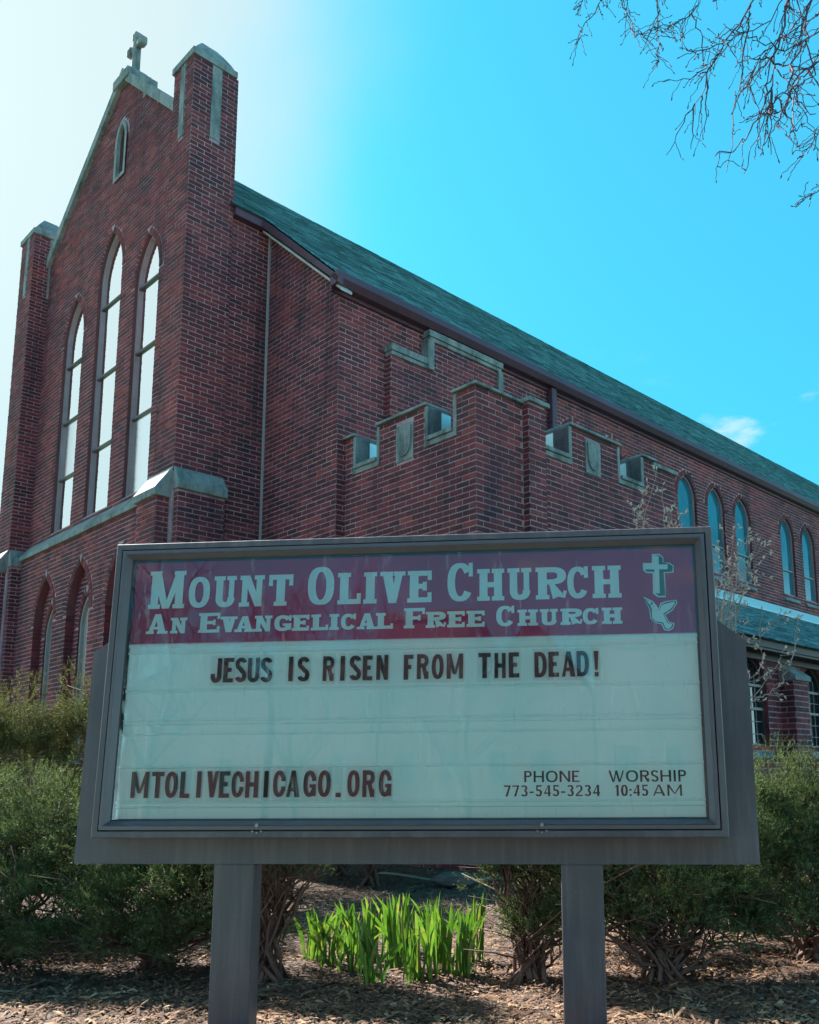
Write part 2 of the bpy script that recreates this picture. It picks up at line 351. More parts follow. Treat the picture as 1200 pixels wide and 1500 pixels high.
def cdt_faces(outer, holes):
    """triangulate polygon with holes -> (verts2d, tris)"""
    vs = []; fs = []
    for P in [outer]+holes:
        b0 = len(vs); vs += [Vector(p) for p in P]; fs.append(list(range(b0, b0+len(P))))
    edges = [(f[i], f[(i+1) % len(f)]) for f in fs for i in range(len(f))]
    v, e, fa, ov, oe, of = delaunay_2d_cdt(vs, edges, fs, 0, 1e-6)
    return v, [f for f, o in zip(fa, of) if 0 in o and not any(i > 0 for i in o)]

class Arch:
    def __init__(s, uc, hw, z0, zs, rise): s.uc, s.hw, s.z0, s.zs, s.rise = uc, hw, z0, zs, rise; s.R = (hw*hw+rise*rise)/(2*hw)
    def half(s, z, off=0.0):
        if z < s.z0: return 0
        if z <= s.zs: return s.hw
        q = (s.R+off)**2-(z-s.zs)**2
        return max(0, math.sqrt(q)-(s.R-s.hw)) if q > 0 else 0
    def outline(s, n=9, ins=0.0):
        hw = s.hw-ins; R = s.R-ins; e = s.R-s.hw
        amax = math.acos(max(-1, min(1, e/R)))
        P = [(s.uc-hw, s.z0+ins), (s.uc+hw, s.z0+ins)]
        for i in range(n+1):
            a = amax*i/n; P.append((s.uc-e+R*math.cos(a), s.zs+R*math.sin(a)))
        for i in range(n-1, -1, -1):
            a = amax*i/n; P.append((s.uc+e-R*math.cos(a), s.zs+R*math.sin(a)))
        return P
BR = MB()          # all bricks as one mass (those shown largest are taken out as objects)
BIG = []           # candidate bricks for separate objects
ROW = .0677; PITCH = .2134; JN = .0145; PROUD = .005
def frame3(kind, c):
    """kind F: plane x=c facing -x, u=y;  S: plane y=c facing -y, u=x;  also FB (+x) """
    if kind == 'F': return lambda u, z, o: (c-o, u, z)
    if kind == 'S': return lambda u, z, o: (u, c-o, z)
    if kind == 'FB': return lambda u, z, o: (c+o, u, z)
def bricks(kind, c, u0, u1, z0, z1, arches=(), lim=None, parity=0, big=False, cuts=(), ring=True):
    P = frame3(kind, c)
    k0 = int(math.floor(z0/ROW)); k1 = int(math.ceil(z1/ROW))
    for k in range(k0, k1):
        za = k*ROW+JN/2; zb = (k+1)*ROW-JN/2
        if za < z0-.03 or za > z1-.022: continue
        zb = min(zb, z1)
        zm = (za+zb)/2
        lo, hi = u0, u1
        if lim: lo, hi = lim(zb)
        if hi-lo < .03: continue
        iv = [(lo, hi)]
        blocks = []
        for A in arches:
            if A.z0 <= zm:
                off = .118 if (ring and zm > A.zs) else 0
                h = A.half(zm, off)
                if h > 0: blocks.append((A.uc-h-(.006 if off else 0), A.uc+h+(.006 if off else 0)))
        for (a, b_, zc0, zc1) in cuts:
            if zc0 < zb and zc1 > za: blocks.append((a, b_))
        for (a, b_) in blocks:
            nv = []
            for (p, q) in iv:
                if b_ <= p or a >= q: nv.append((p, q)); continue
                if a > p: nv.append((p, a))
                if b_ < q: nv.append((b_, q))
            iv = nv
        off = PITCH/2 if (k+parity) % 2 else 0
        # every sixth course in headers
        pitch = PITCH
        n0 = int(math.floor((lo-u0-off)/pitch))-1
        u = u0+off+n0*pitch
        while u < hi:
            a, e = u+JN/2, u+pitch-JN/2
            for (p, q) in iv:
                aa, ee = max(a, p), min(e, q)
                if ee-aa < .018: continue
                o = PROUD+random.uniform(-.0022, .0022)
                full = abs((ee-aa)-(pitch-JN)) < 1e-6
                if big and full: BIG.append((kind, c, aa, ee, za, zb, o)); continue
                dz = random.uniform(-.0012, .0012)
                BR_box(P, aa, ee, za+dz, zb+dz, o)
            u += pitch
def BR_box(P, a, e, za, zb, o, mb=None):
    mb = mb or BR
    b0 = len(mb.v)
    mb.v += [P(a, za, -.002), P(e, za, -.002), P(e, zb, -.002), P(a, zb, -.002), P(a, za, o), P(e, za, o), P(e, zb, o), P(a, zb, o)]
    for f_ in ((4, 5, 6, 7), (0, 1, 5, 4), (1, 2, 6, 5), (2, 3, 7, 6), (3, 0, 4, 7)): mb.f.append(tuple(b0+i for i in f_)); mb.mi.append(0)
def voussoirs(kind, c, A, thick=.105, step=.0735, prd=.010):
    P = frame3(kind, c); e = A.R-A.hw; am = math.acos(max(-1, min(1, e/A.R)))
    n = max(4, round(am*A.R/step))
    for sgn in (1, -1):
        for i in range(n):
            a0 = am*(i+.08)/n; a1 = am*(i+.92)/n
            pts = []
            for (a, r_) in ((a0, A.R+.004), (a1, A.R+.004), (a1, A.R+thick), (a0, A.R+thick)):
                pts.append((A.uc+sgn*(-e+r_*math.cos(a)), A.zs+r_*math.sin(a)))
            o = prd+random.uniform(-.002, .002)
            q = [P(u, z, -.002) for u, z in pts]+[P(u, z, o) for u, z in pts]
            b0 = len(BR.v); BR.v += q
            for f_ in ((4, 5, 6, 7), (0, 1, 5, 4), (1, 2, 6, 5), (2, 3, 7, 6), (3, 0, 4, 7)): BR.f.append(tuple(b0+i for i in f_)); BR.mi.append(0)
MT['reveal'] = simple('brick_reveal', (.13, .045, .05), .9, 20, .3)
def wall_sheet(name, kind, c, outline, holes=(), depth=.12, jamb_mat=None):
    """mortar sheet with arched openings and their reveals"""
    P = frame3(kind, c); mb = MB()
    v, fa = cdt_faces(outline, [h.outline() for h in holes])
    b0 = len(mb.v); mb.v += [P(p[0], p[1], 0) for p in v]
    for f_ in fa: mb.f.append(tuple(b0+i for i in f_)); mb.mi.append(0)
    for h in holes:
        O = h.outline()
        for i in range(len(O)):
            p, q = O[i], O[(i+1) % len(O)]
            mb.poly([P(*p, 0), P(*q, 0), P(*q, -depth), P(*p, -depth)], 1)
    return ch(mb, name, [MT['mortar'], MT['reveal']])
def box_l(kind, c, u0, u1, z0, z1, o0, o1, mb):
    P = frame3(kind, c)
    mb.hexa([P(u0, z0, o0), P(u1, z0, o0), P(u1, z0, o1), P(u0, z0, o1), P(u0, z1, o0), P(u1, z1, o0), P(u1, z1, o1), P(u0, z1, o1)])
def ringmesh(kind, c, A, w, o0, o1, mb, n=9):
    P = frame3(kind, c); O = A.outline(n); I = A.outline(n, w)
    for i in range(len(O)):
        j = (i+1) % len(O)
        mb.poly([P(*O[i], o1), P(*O[j], o1), P(*I[j], o1), P(*I[i], o1)])
        mb.poly([P(*I[i], o1), P(*I[j], o1), P(*I[j], o0), P(*I[i], o0)])
def window(kind, c, A, depth, glassm, bars, framew=.04, framem=None, barm=None, panes=None, slant=None, label=None):
    """frame ring + glass panes split at bars"""
    fr = MB(); ringmesh(kind, c, A, framew, -depth, -depth+.05, fr)
    wo_ = ch(fr, 'window', framem or MT['frame'])
    if label: wo_['label'] = label
    P = frame3(kind, c); zz = [A.z0+framew]+list(bars)+[A.zs+A.rise-.001]
    for i in range(len(zz)-1):
        O = A.outline(9, framew*.9)
        lo, hi = zz[i], zz[i+1]
        pts = []
        def inside(z): return lo-1e-9 <= z <= hi+1e-9
        # clip outline to band lo..hi
        for a in range(len(O)):
            p, q = O[a], O[(a+1) % len(O)]
            if inside(p[1]): pts.append(p)
            cr = []
            for zc in (lo, hi):
                if (p[1]-zc)*(q[1]-zc) < 0:
                    t_ = (zc-p[1])/(q[1]-p[1]); cr.append((t_, (p[0]+(q[0]-p[0])*t_, zc)))
            for _, r_ in sorted(cr): pts.append(r_)
        g = MB(); tl = random.uniform(-.002, .002); tz = random.uniform(-.002, .002)
        g.poly([P(u, z, -depth+.012+tl*(u-A.uc)/A.hw+tz*(z-lo)) for u, z in pts])
        gm = glassm[i] if isinstance(glassm, list) else glassm
        g.build('pane', gm, wo_)
    for z in bars:
        bb = MB(); h = A.half(z)-framew
        box_l(kind, c, A.uc-h, A.uc+h, z-.016, z+.016, -depth+.008, -depth+.045, bb); bb.build('bar', barm or MT['darkframe'], wo_)
    return wo_
def sill(kind, c, u0, u1, zt, zb, out, depth=.1, name='sill'):
    P = frame3(kind, c); mb = MB()
    mb.hexa([P(u0, zb, -depth), P(u1, zb, -depth), P(u1, zb, out), P(u0, zb, out), P(u0, zt, -depth), P(u1, zt, -depth), P(u1, zb+.035, out), P(u0, zb+.035, out)])
    return bevel(ch(mb, name, MT['stone']), .006)

# ---- gable front
A0 = 5.572; AP = 5.25; BP = 10.72; BL = 16.78
PK = (13.85, 13.0)
g_top = lambda b_: PK[1]-(PK[1]-10.72)*(b_-PK[0])/(BL-PK[0]) if b_ > PK[0] else PK[1]-(PK[1]-10.72)*(PK[0]-b_)/(PK[0]-11.30)
W3 = [Arch(15.36, .42, 5.16, 8.62, .74), Arch(13.96, .45, 5.16, 9.22, .80), Arch(12.58, .41, 5.16, 8.62, .74)]
BEL = Arch(13.83, .15, 11.05, 11.68, .30)
wall_sheet('gable_wall', 'F', A0, [(11.0, 4.5), (17.0, 4.5), (17.0, g_top(17.0)), (PK[0], PK[1]), (11.0, g_top(11.0))], W3+[BEL], .10)
def glim(z):
    if z <= 10.75: return (11.28, BL)
    t_ = (PK[1]-.12-z)/(PK[1]-10.72)
    return (PK[0]-(PK[0]-11.30)*t_, PK[0]+(BL-PK[0])*t_)
bricks('F', A0, 11.28, BL, 5.0, 12.9, W3+[BEL], glim)
for A in W3: voussoirs('F', A0, A)
pale = MT['palepanel']; fg = MT['facadeglass']
window('F', A0, W3[0], .10, [fg, pale, fg, fg], (6.12, 7.15, 8.2), label='lowest-topped lancet window beside the far corner tower')
window('F', A0, W3[1], .10, [fg, fg, fg, fg, fg], (6.3, 7.55, 8.8)); window('F', A0, W3[2], .10, [pale, fg, fg, fg], (6.42, 7.5, 8.6))
window('F', A0, BEL, .16, MT['naveglass'], (), framew=.02, framem=MT['stone'])
mb = MB(); ringm = Arch(BEL.uc, BEL.hw+.07, BEL.z0-.1, BEL.zs, BEL.rise+.09); ringmesh('F', A0, ringm, .075, -.03, .03, mb); ch(mb, 'slit_window_surround', MT['stone'])
for A in W3: sill('F', A0, A.uc-A.hw, A.uc+A.hw, 5.17, 5.0, .05, .10)
mb = MB(); P = frame3('F', A0)
for (lo, hi) in ((BP+.55, 12.9), (12.9, 14.9), (14.9, BL)):    # string course of three stones
    s_ = .003
    mb.hexa([P(lo+s_, 4.80, 0), P(hi-s_, 4.80, 0), P(hi-s_, 4.80, .19), P(lo+s_, 4.80, .19), P(lo+s_, 5.10, 0), P(hi-s_, 5.10, 0), P(hi-s_, 4.87, .19), P(lo+s_, 4.87, .19)])
ch(mb, 'string_course', MT['stone'])
# gable coping
mb = MB()
for (ba, bb) in ((PK[0], 11.20), (PK[0], 16.85)):
    n = 7
    for i in range(n):
        p = ba+(bb-ba)*i/n; q = ba+(bb-ba)*(i+1)/n; d = .004*(1 if q > p else -1); p += d; q -= d
        zp, zq = g_top(p), g_top(q)
        f_ = [(5.49, p, zp-.16), (5.49, q, zq-.16), (5.95, q, zq-.16), (5.95, p, zp-.16), (5.49, p, zp+.05), (5.49, q, zq+.05), (5.95, q, zq+.05), (5.95, p, zp+.05)]
        mb.hexa(f_)
bevel(ch(mb, 'coping', MT['stone']), .01)
mb = MB(); mb.box(5.46, 6.0, 13.55, 14.12, 12.72, 12.90); mb.hexa([(5.48, 13.58, 12.90), (5.98, 13.58, 12.90), (5.98, 14.09, 12.90), (5.48, 14.09, 12.90), (5.60, 13.74, 13.08), (5.86, 13.74, 13.08), (5.86, 13.94, 13.08), (5.60, 13.94, 13.08)])
bevel(ch(mb, 'kneeler_stone', MT['stone']), .012)
mb = MB()      # small stone wedge set in the gable brickwork
box_l('F', A0, 12.86, 13.1, 12.05, 12.3, 0, .012, mb); ch(mb, 'gable_inset_stone', MT['stone'])
mb = MB(); cz = 13.58; cb = 13.84
prof = lambda b0_, b1_, z0_, z1_, t_=.07: mb.box(5.72-t_, 5.72+t_, b0_, b1_, z0_, z1_)
prof(cb-.06, cb+.06, 13.05, 13.74, .06); prof(cb-.19, cb-.06, cz-.055, cz+.055, .054); prof(cb+.06, cb+.19, cz-.055, cz+.055, .054)
for (y_, z_) in ((cb-.20, cz), (cb+.20, cz), (cb, 13.77)):
    mb.box(5.72-.068, 5.72+.068, y_-.075, y_+.075, z_-.075, z_+.075)
bevel(ch(mb, 'cross', MT['stone']), .03, 3)

# ---- corner piers
def pier(b0_, b1_, near):
    T = 11.17
    mb = MB(); mb.box(AP, 5.95, b0_, b1_, 0, T)
    mb.build('corner_pier', MT['mortar'], CH)
    ins = (b0_+.23, b0_+.37)
    bricks('F', AP, b0_, b1_, 4.95, T, cuts=[(ins[0], ins[1], 10.0, T)], parity=0)
    bricks('S', b0_, AP, 5.95, 4.95, T, cuts=[(5.53, 5.69, 10.0, T)], parity=1)
    m2 = MB(); box_l('F', AP, ins[0]+.003, ins[1]-.003, 10.0, T, 0, .012, m2); box_l('S', b0_, 5.533, 5.687, 10.0, T, 0, .012, m2); ch(m2, 'inset_stone', MT['stone'])
    m3 = MB()
    x0, x1, y0, y1 = AP-.03, 5.92, b0_-.03, b1_+.03
    m3.box(x0, x1, y0, y1, T, T+.10)
    prf = [(0, .10), (.10, .26), (.2, .42), (.33, .54)]
    xm, ym = 5.62, (b0_+b1_)/2
    prev = None
    for t_, z_ in ((0, .10), (.35, .27), (.7, .43), (.93, .53)):
        q = [(x0+(xm-.12-x0)*t_+.02, y0+(ym-y0)*t_+.02, T+z_), (x1-(x1-xm-.12)*t_**2-.02, y0+(ym-y0)*t_+.02, T+z_), (x1-(x1-xm-.12)*t_**2-.02, y1-(y1-ym)*t_-.02, T+z_), (x0+(xm-.12-x0)*t_+.02, y1-(y1-ym)*t_-.02, T+z_)]
        if prev:
            for i in range(4): m3.poly([prev[i], prev[(i+1) % 4], q[(i+1) % 4], q[i]])
        prev = q
    m3.poly(prev)
    ch(m3, 'pier_cap', MT['stone'])
    # lower buttresses with weathered stone tops
    fb = AP-.17
    m4 = MB(); m4.box(fb, AP-.002, b0_+.09, b1_+.06, 0, 4.62); m4.box(AP+.03, 5.95, b0_-.09, b0_-.002, 0, 4.72)
    m4.build('buttress', MT['mortar'], CH)
    bricks('F', fb, b0_+.09, b1_+.06, 0, 4.60, parity=1); bricks('S', b0_+.09, fb, AP, 0, 4.60); bricks('S', b0_-.09, AP+.03, 5.95, 0, 4.70, parity=1); bricks('F', AP+.03, b0_-.09, b0_, 0, 4.70)
    m5 = MB()
    m5.hexa([(fb-.05, b0_+.04, 4.60), (AP+.05, b0_+.04, 4.60), (AP+.05, b1_+.10, 4.60), (fb-.05, b1_+.10, 4.60), (fb-.05, b0_+.04, 4.70), (AP, b0_-.002, 5.03), (AP, b1_+.10, 5.03), (fb-.05, b1_+.10, 4.70)])
    m5.hexa([(AP, b0_-.14, 4.70), (5.97, b0_-.14, 4.70), (5.97, b0_, 4.70), (AP, b0_, 4.70), (AP, b0_-.14, 4.80), (5.97, b0_-.14, 4.80), (5.97, b0_, 5.03), (AP-.002, b0_, 5.03)])
    bevel(ch(m5, 'weathering_stone', MT['stone']), .012)
pier(BP, 11.30, True); pier(BL, 17.42, False)
# pier-side wall running back to the aisle, slightly set back
mb = MB(); mb.box(5.94, 6.62, BP+.03, 11.0, 0, 9.18); mb.build('pier_return_wall', MT['mortar'], CH)
bricks('S', BP+.03, 5.95, 6.59, 0, 9.1, parity=1)
# lower front wall with blind arches
AL = 5.44
LA = [Arch(15.45, .42, 1.3, 3.55, .76), Arch(14.05, .44, 1.3, 3.55, .78), Arch(12.62, .42, 1.3, 3.52, .76)]
wall_sheet('lower_front_wall', 'F', AL, [(11.3, -.1), (16.8, -.1), (16.8, 4.82), (11.3, 4.82)], LA, .13)
bricks('F', AL, 11.34, 16.78, 0, 4.80, LA)
for A in LA: voussoirs('F', AL, A); bricks('S', A.uc+A.hw-.001, AL, AL+.13, 1.3, A.zs, ring=False)
IN = [Arch(A.uc, .25, 1.4, 3.35, .5) for A in LA]
mb = MB(); mb.box(AL-.1, AL, 11.3, 16.8, 4.75, 4.80)
wall_sheet('recessed_wall', 'F', AL+.13, [(11.4, 1.2), (16.7, 1.2), (16.7, 4.6), (11.4, 4.6)], IN, .08)
for A, B in zip(LA, IN):
    bricks('F', AL+.13, A.uc-A.hw, A.uc+A.hw, 1.3, 4.3, [B]); voussoirs('F', AL+.13, B); bricks('S', B.uc+B.hw-.001, AL+.13, AL+.21, 1.4, B.zs, ring=False)
    window('F', AL+.13, B, .07, MT['palepanel'], (2.4,), framew=.05, framem=MT['came'])
    sill('F', AL, A.uc-A.hw, A.uc+A.hw, 1.36, 1.22, .05, .13)

# ---- aisle: return wall and long nave side
AR = 6.58; BS = 8.986
zr = lambda b_: 7.5+.902*(b_-8.85)
wall_sheet('return_wall', 'F', AR, [(BS, 0), (10.78, 0), (10.78, zr(10.78)-.12), (BS, zr(BS)-.12)])
bricks('F', AR, BS, 10.75, 0, 9.1, lim=lambda z: (max(BS, 8.95+(z-7.42)/.902), 10.75) if z > 7.3 else (BS, 10.75))
NW = []
for g0 in (15.12, 19.5, 23.9):
    for k in range(3): NW.append(Arch(g0+k*1.13, .35, 5.02, 6.40, .47))
NW += [Arch(12.64, .35, 5.02, 6.42, .47), Arch(11.5, .35, 5.02, 6.42, .47)]
PJ = Arch(9.12, .45, 5.1, 6.05, .52)
wall_sheet('nave_side_wall', 'S', BS, [(AR, 0), (34.5, 0), (34.5, 7.52), (AR, 7.52)], NW, .10)
PROJ = (7.38, 9.57)
bricks('S', BS, AR, 27.0, 0, 7.5, NW, parity=1, cuts=[(PROJ[0], PROJ[1], 4.5, 6.75), (8.09, PROJ[1], 4.5, 7.18)])
for A in NW:
    voussoirs('S', BS, A); bricks('F', A.uc+A.hw-.001, BS, BS+.10, 5.02, A.zs, ring=False)
    window('S', BS, A, .10, MT['naveglass'], (5.62,), framew=.035, barm=MT['came'], framem=MT['frame'])
    sill('S', BS, A.uc-A.hw-.02, A.uc+A.hw+.02, 5.08, 4.86, .06, .13)
# stepped projecting panel with stone coping
pb = BS-.11
wall_sheet('stepped_panel_wall', 'S', pb, [(PROJ[0], 4.5), (PROJ[1], 4.5), (PROJ[1], 7.2), (8.09, 7.2), (8.09, 6.74), (PROJ[0], 6.74)], [PJ], .2)
bricks('S', pb, PROJ[0], PROJ[1], 4.6, 7.18, [PJ], lim=lambda z: (PROJ[0] if z < 6.72 else 8.12, PROJ[1])); voussoirs('S', pb, PJ)
mb = MB(); mb.box(PROJ[0], PROJ[1], pb+.001, BS, 4.5, 6.74); ch(mb, 'stepped_panel_core', MT['mortar']).hide_render = False
bricks('F', PROJ[0], pb, BS, 4.6, 6.74)
window('S', pb, PJ, .18, MT['nightglass'], (5.7,), framew=.04)
mb = MB()
def cop(u0_, u1_, z_):
    mb.box(u0_, u1_, pb-.05, BS, z_-.06, z_+.035); mb.box(u0_+.02, u1_-.02, pb-.03, BS, z_-.12, z_-.063)
cop(PROJ[0]-.03, 8.06, 6.80); cop(8.05, PROJ[1]+.03, 7.26)
mb.box(8.03, 8.15, pb-.045, BS, 6.69, 7.135); mb.box(PROJ[1]-.07, PROJ[1]+.03, pb-.045, BS, 6.55, 7.135)
bevel(ch(mb, 'stepped_panel_coping', MT['stone']), .006)

# ---- main roof
RI = 14.06; RZ = zr(RI)
mb = MB()
mb.poly([(6.45, 8.86, zr(8.86)-.02), (36, 8.86, zr(8.86)-.02), (36, RI, RZ-.02), (6.45, RI, RZ-.02)])
mb.poly([(5.90, 10.62, zr(10.62)-.025), (6.45, 10.62, zr(10.62)-.025), (6.45, RI, RZ-.025), (5.90, RI, RZ-.025)])
mb.poly([(5.9, RI, RZ-.02), (36, RI, RZ-.02), (36, 19.3, 7.45), (5.9, 19.3, 7.45)])
rf = ch(mb, 'roof', MT['roof_far'])
sh = MB(); cs_ = 1/math.sqrt(1+.902**2); ux, uz = cs_, .902*cs_      # up-slope unit (b,z)
nrm = (-uz, ux)
def shingle_field(sh, x0, x1, bs, zs, L, ub, uzz, expo=.145, wid=.33, x0f=None):
    nb, nzv = -uzz, ub
    k = 0; s = 0.0
    while s < L:
        bb = bs+ub*s
        xs0 = x0 if x0f is None else x0f(bb)
        x = xs0-(wid*.5 if k % 2 else random.uniform(0, .15)); se = min(s+expo*1.02, L)
        while x < x1:
            w = wid*random.choice((.42, .5, 1, .75)); a, e = max(x, xs0), min(x+w-.006, x1)
            if e-a > .03:
                th = .013+random.uniform(-.002, .005)
                o = random.uniform(-.008, .008)
                p = lambda xx, ss, tt: (xx, bs+ub*ss+nb*tt, zs+uzz*ss+nzv*tt)
                b0 = len(sh.v); sh.v += [p(a, s+o, th), p(e, s+o, th), p(e, se, .003), p(a, se, .003), p(a, s+o, -.005), p(e, s+o, -.005)]
                for f_ in ((0, 1, 2, 3), (4, 5, 1, 0), (4, 0, 3), (5, 2, 1)): sh.f.append(tuple(b0+i for i in f_)); sh.mi.append(0)
            x += w
        s += expo; k += 1
shingle_field(sh, 6.42, 34.0, 8.84, zr(8.84), (RI-8.84)/ux, ux, uz, x0f=lambda bb: 6.42 if bb < 10.60 else 5.92)
sh.build('shingle', MT['shingle'], rf, kind='stuff')
# gutter, fascia, rake board
mb = MB()
gp = [(b_+.145, z_-.03) for b_, z_ in [(8.64, 7.53), (8.62, 7.42), (8.69, 7.35), (8.80, 7.35), (8.80, 7.50), (8.785, 7.50), (8.785, 7.38), (8.70, 7.38), (8.655, 7.43), (8.67, 7.53)]]
for i in range(len(gp)):
    p, q = gp[i], gp[(i+1) % len(gp)]; mb.poly([(6.40, *p), (36, *p), (36, *q), (6.40, *q)])
mb.poly([(6.40, *q) for q in gp[:5]])
ch(mb, 'gutter', MT['gutter'])
mb = MB(); mb.box(6.42, 36, 8.946, 8.984, 7.27, 7.47); ch(mb, 'fascia_board', MT['gutter'])
mb = MB()
for (o0, o1, za, zb) in ((6.40, 6.44, -.17, -.03),):
    mb.hexa([(o0, 8.72, zr(8.72)+za+.05), (o1, 8.72, zr(8.72)+za+.05), (o1, 10.74, zr(10.74)+za), (o0, 10.74, zr(10.74)+za), (o0, 8.72, zr(8.72)+zb), (o1, 8.72, zr(8.72)+zb), (o1, 10.74, zr(10.74)+zb), (o0, 10.74, zr(10.74)+zb)])
ch(mb, 'rake_board', MT['gutter'])
mb = MB(); mb.hexa([(6.441, 8.74, zr(8.74)-.21), (6.60, 8.74, zr(8.74)-.21), (6.60, 10.72, zr(10.72)-.25), (6.441, 10.72, zr(10.72)-.25), (6.441, 8.74, zr(8.74)-.17), (6.60, 8.74, zr(8.74)-.17), (6.60, 10.72, zr(10.72)-.21), (6.441, 10.72, zr(10.72)-.21)])
ch(mb, 'rake_soffit', MT['soffit'])
mb = MB(); mb.box(5.95, 6.40, 10.64, 10.748, zr(10.64)-.16, zr(10.64)-.03); ch(mb, 'short_eave_fascia', MT['gutter'])
mb = MB(); mb.box(5.95, 6.58, 10.70, 10.748, 8.98, 9.14); ch(mb, 'frieze_board', MT['gutter'])
# conduit, downspout
mb = MB(); mb.box(6.545, 6.572, 10.692, 10.722, 0.1, 8.98); ch(mb, 'conduit', MT['conduit'])
mb = MB(); mb.box(10.82, 10.94, 8.86, 8.97, 4.7, 7.31); 
for z_ in (5.6, 6.7): mb.box(10.80, 10.96, 8.85, 8.975, z_, z_+.03)
bevel(ch(mb, 'downspout', MT['gutter']), .015)
# far side and back walls (close the volume)
mb = MB(); mb.poly([(5.95, 19.1, 0), (34.5, 19.1, 0), (34.5, 19.1, 7.5), (5.95, 19.1, 7.5)]); mb.poly([(34.5, BS, 0), (34.5, 19.1, 0), (34.5, 19.1, 7.5), (34.5, RI, RZ-.05), (34.5, BS, 7.5)])
mb.poly([(6.0, 17.4, 0), (6.0, 19.1, 0), (6.0, 19.1, 7.5), (6.0, 17.4, 8.9)])
ch(mb, 'rear_wall', MT['redbrick_far'])

# ---- entrance porch with battlements
PF = 6.709; PS = 6.60; PE = 10.79; NZ = 4.93; TZ = 5.27
FN = [(8.32, 8.74), (6.95, 7.38)]; SN = [(7.84, 8.35), (9.43, 9.93)]
def cren(u0_, u1_, notches, z1):
    P_ = [(u0_, 0), (u1_, 0), (u1_, z1)]
    for (a, b_) in sorted(notches, reverse=True): P_ += [(b_, z1), (b_, NZ-.1), (a, NZ-.1), (a, z1)]
    return P_+[(u0_, z1)]
wall_sheet('porch_front_wall', 'F', PF, cren(PS, BS, FN, TZ)); wall_sheet('porch_side_wall', 'S', PS, cren(PF, PE, SN, TZ))
SH1 = (7.63, 7.955, 4.70, 5.16); SH2 = (8.68, 9.0, 4.74, 5.19)
fr_ = .055
bricks('F', PF, PS, BS, 0, TZ, big=True, cuts=[(a-fr_, b_+fr_, NZ-.13, 9) for a, b_ in FN]+[SH1])
bricks('S', PS, PF, PE, 0, TZ, big=True, parity=1, cuts=[(a-fr_, b_+fr_, NZ-.13, 9) for a, b_ in SN]+[SH2, (7.48, 7.80, 0, 9)])
bricks('F', PF, PS, BS, 4.98, TZ, cuts=[(0, 0, 0, 0)]) if False else None
mb = MB(); T = .34
def mer_f(a, b_): mb.box(PF+.004, PF+T, a, b_, NZ-.1, TZ)
def mer_s(a, b_): mb.box(a, b_, PS+.004, PS+T, NZ-.1, TZ)
mer_f(PS+.005, 6.95); mer_f(7.38, 8.32); mer_f(8.74, BS)
mer_s(PF+T+.002, 7.84); mer_s(8.35, 9.43); mer_s(9.93, PE)
mb.box(PF+.004, PF+T, PS+.36, BS, 4.4, NZ-.102); mb.box(PF+T, PE, PS+.004, PS+T, 4.4, NZ-.102)
mb.box(PF+T, PE, PS+T, BS, 4.4, 4.5); mb.box(PE-.02, PE, PS, BS, 0, 4.9)
ch(mb, 'parapet_core', MT['mortar'])
# pilaster on the side
mb = MB(); mb.box(7.50, 7.80, PS-.09, PS, 0, TZ+.03); ch(mb, 'pilaster', MT['mortar'])
bricks('S', PS-.09, 7.50, 7.80, 0, TZ, big=True); bricks('F', 7.50, PS-.09, PS, 0, TZ)
cp = MB()   # coping stones
def cbox(x0, x1, y0, y1, z=TZ): cp.box(x0, x1, y0, y1, z+.006, z+.042)
cbox(PF-.05, PF+T+.04, PS-.05, 6.95); cbox(PF-.05, PF+T+.04, 7.38, 8.32); cbox(PF-.05, PF+T+.04, 8.74, BS)
cbox(PF+T+.043, 7.47, PS-.05, PS+T+.04); cp.box(7.47, 7.843, PS-.14, PS+T+.04, TZ+.028, TZ+.085); cbox(8.35, 9.43, PS-.05, PS+T+.04); cbox(9.93, 10.30, PS-.05, PS+T+.04); cp.box(10.20, PE+.03, PS-.045, PS+T+.04, TZ-.07, TZ-.012)
bevel(ch(cp, 'parapet_coping', MT['stone']), .008)
for (a, b_) in FN:
    s_ = MB()
    s_.box(PF-.014, PF+T, a-fr_, a, NZ-.1, TZ-.001); s_.box(PF-.014, PF+T, b_, b_+fr_, NZ-.1, TZ-.001)
    s_.box(PF-.02, PF+T, a-fr_, b_+fr_, NZ-.165, NZ-.102); s_.box(PF-.045, PF+T+.02, a, b_, NZ-.101, NZ-.05)
    bevel(ch(s_, 'crenel_stone_lining', MT['stone']), .005)
    fl = MB(); fl.box(PF+.21, PF+T+.02, b_-.006, b_-.0015, NZ-.05, TZ-.03); ch(fl, 'metal_flashing', MT['flash'])
for (a, b_) in SN:
    s_ = MB()
    s_.box(a-fr_, a, PS-.014, PS+T, NZ-.1, TZ-.001); s_.box(b_, b_+fr_, PS-.014, PS+T, NZ-.1, TZ-.001)
    s_.box(a-fr_, b_+fr_, PS-.02, PS+T, NZ-.165, NZ-.102); s_.box(a, b_, PS-.045, PS+T+.02, NZ-.101, NZ-.05)
    bevel(ch(s_, 'crenel_stone_lining', MT['stone']), .005)
    fl = MB(); fl.box(b_-.006, b_-.0015, PS+.24, PS+T+.02, NZ-.05, TZ-.03); ch(fl, 'metal_flashing', MT['flash'])
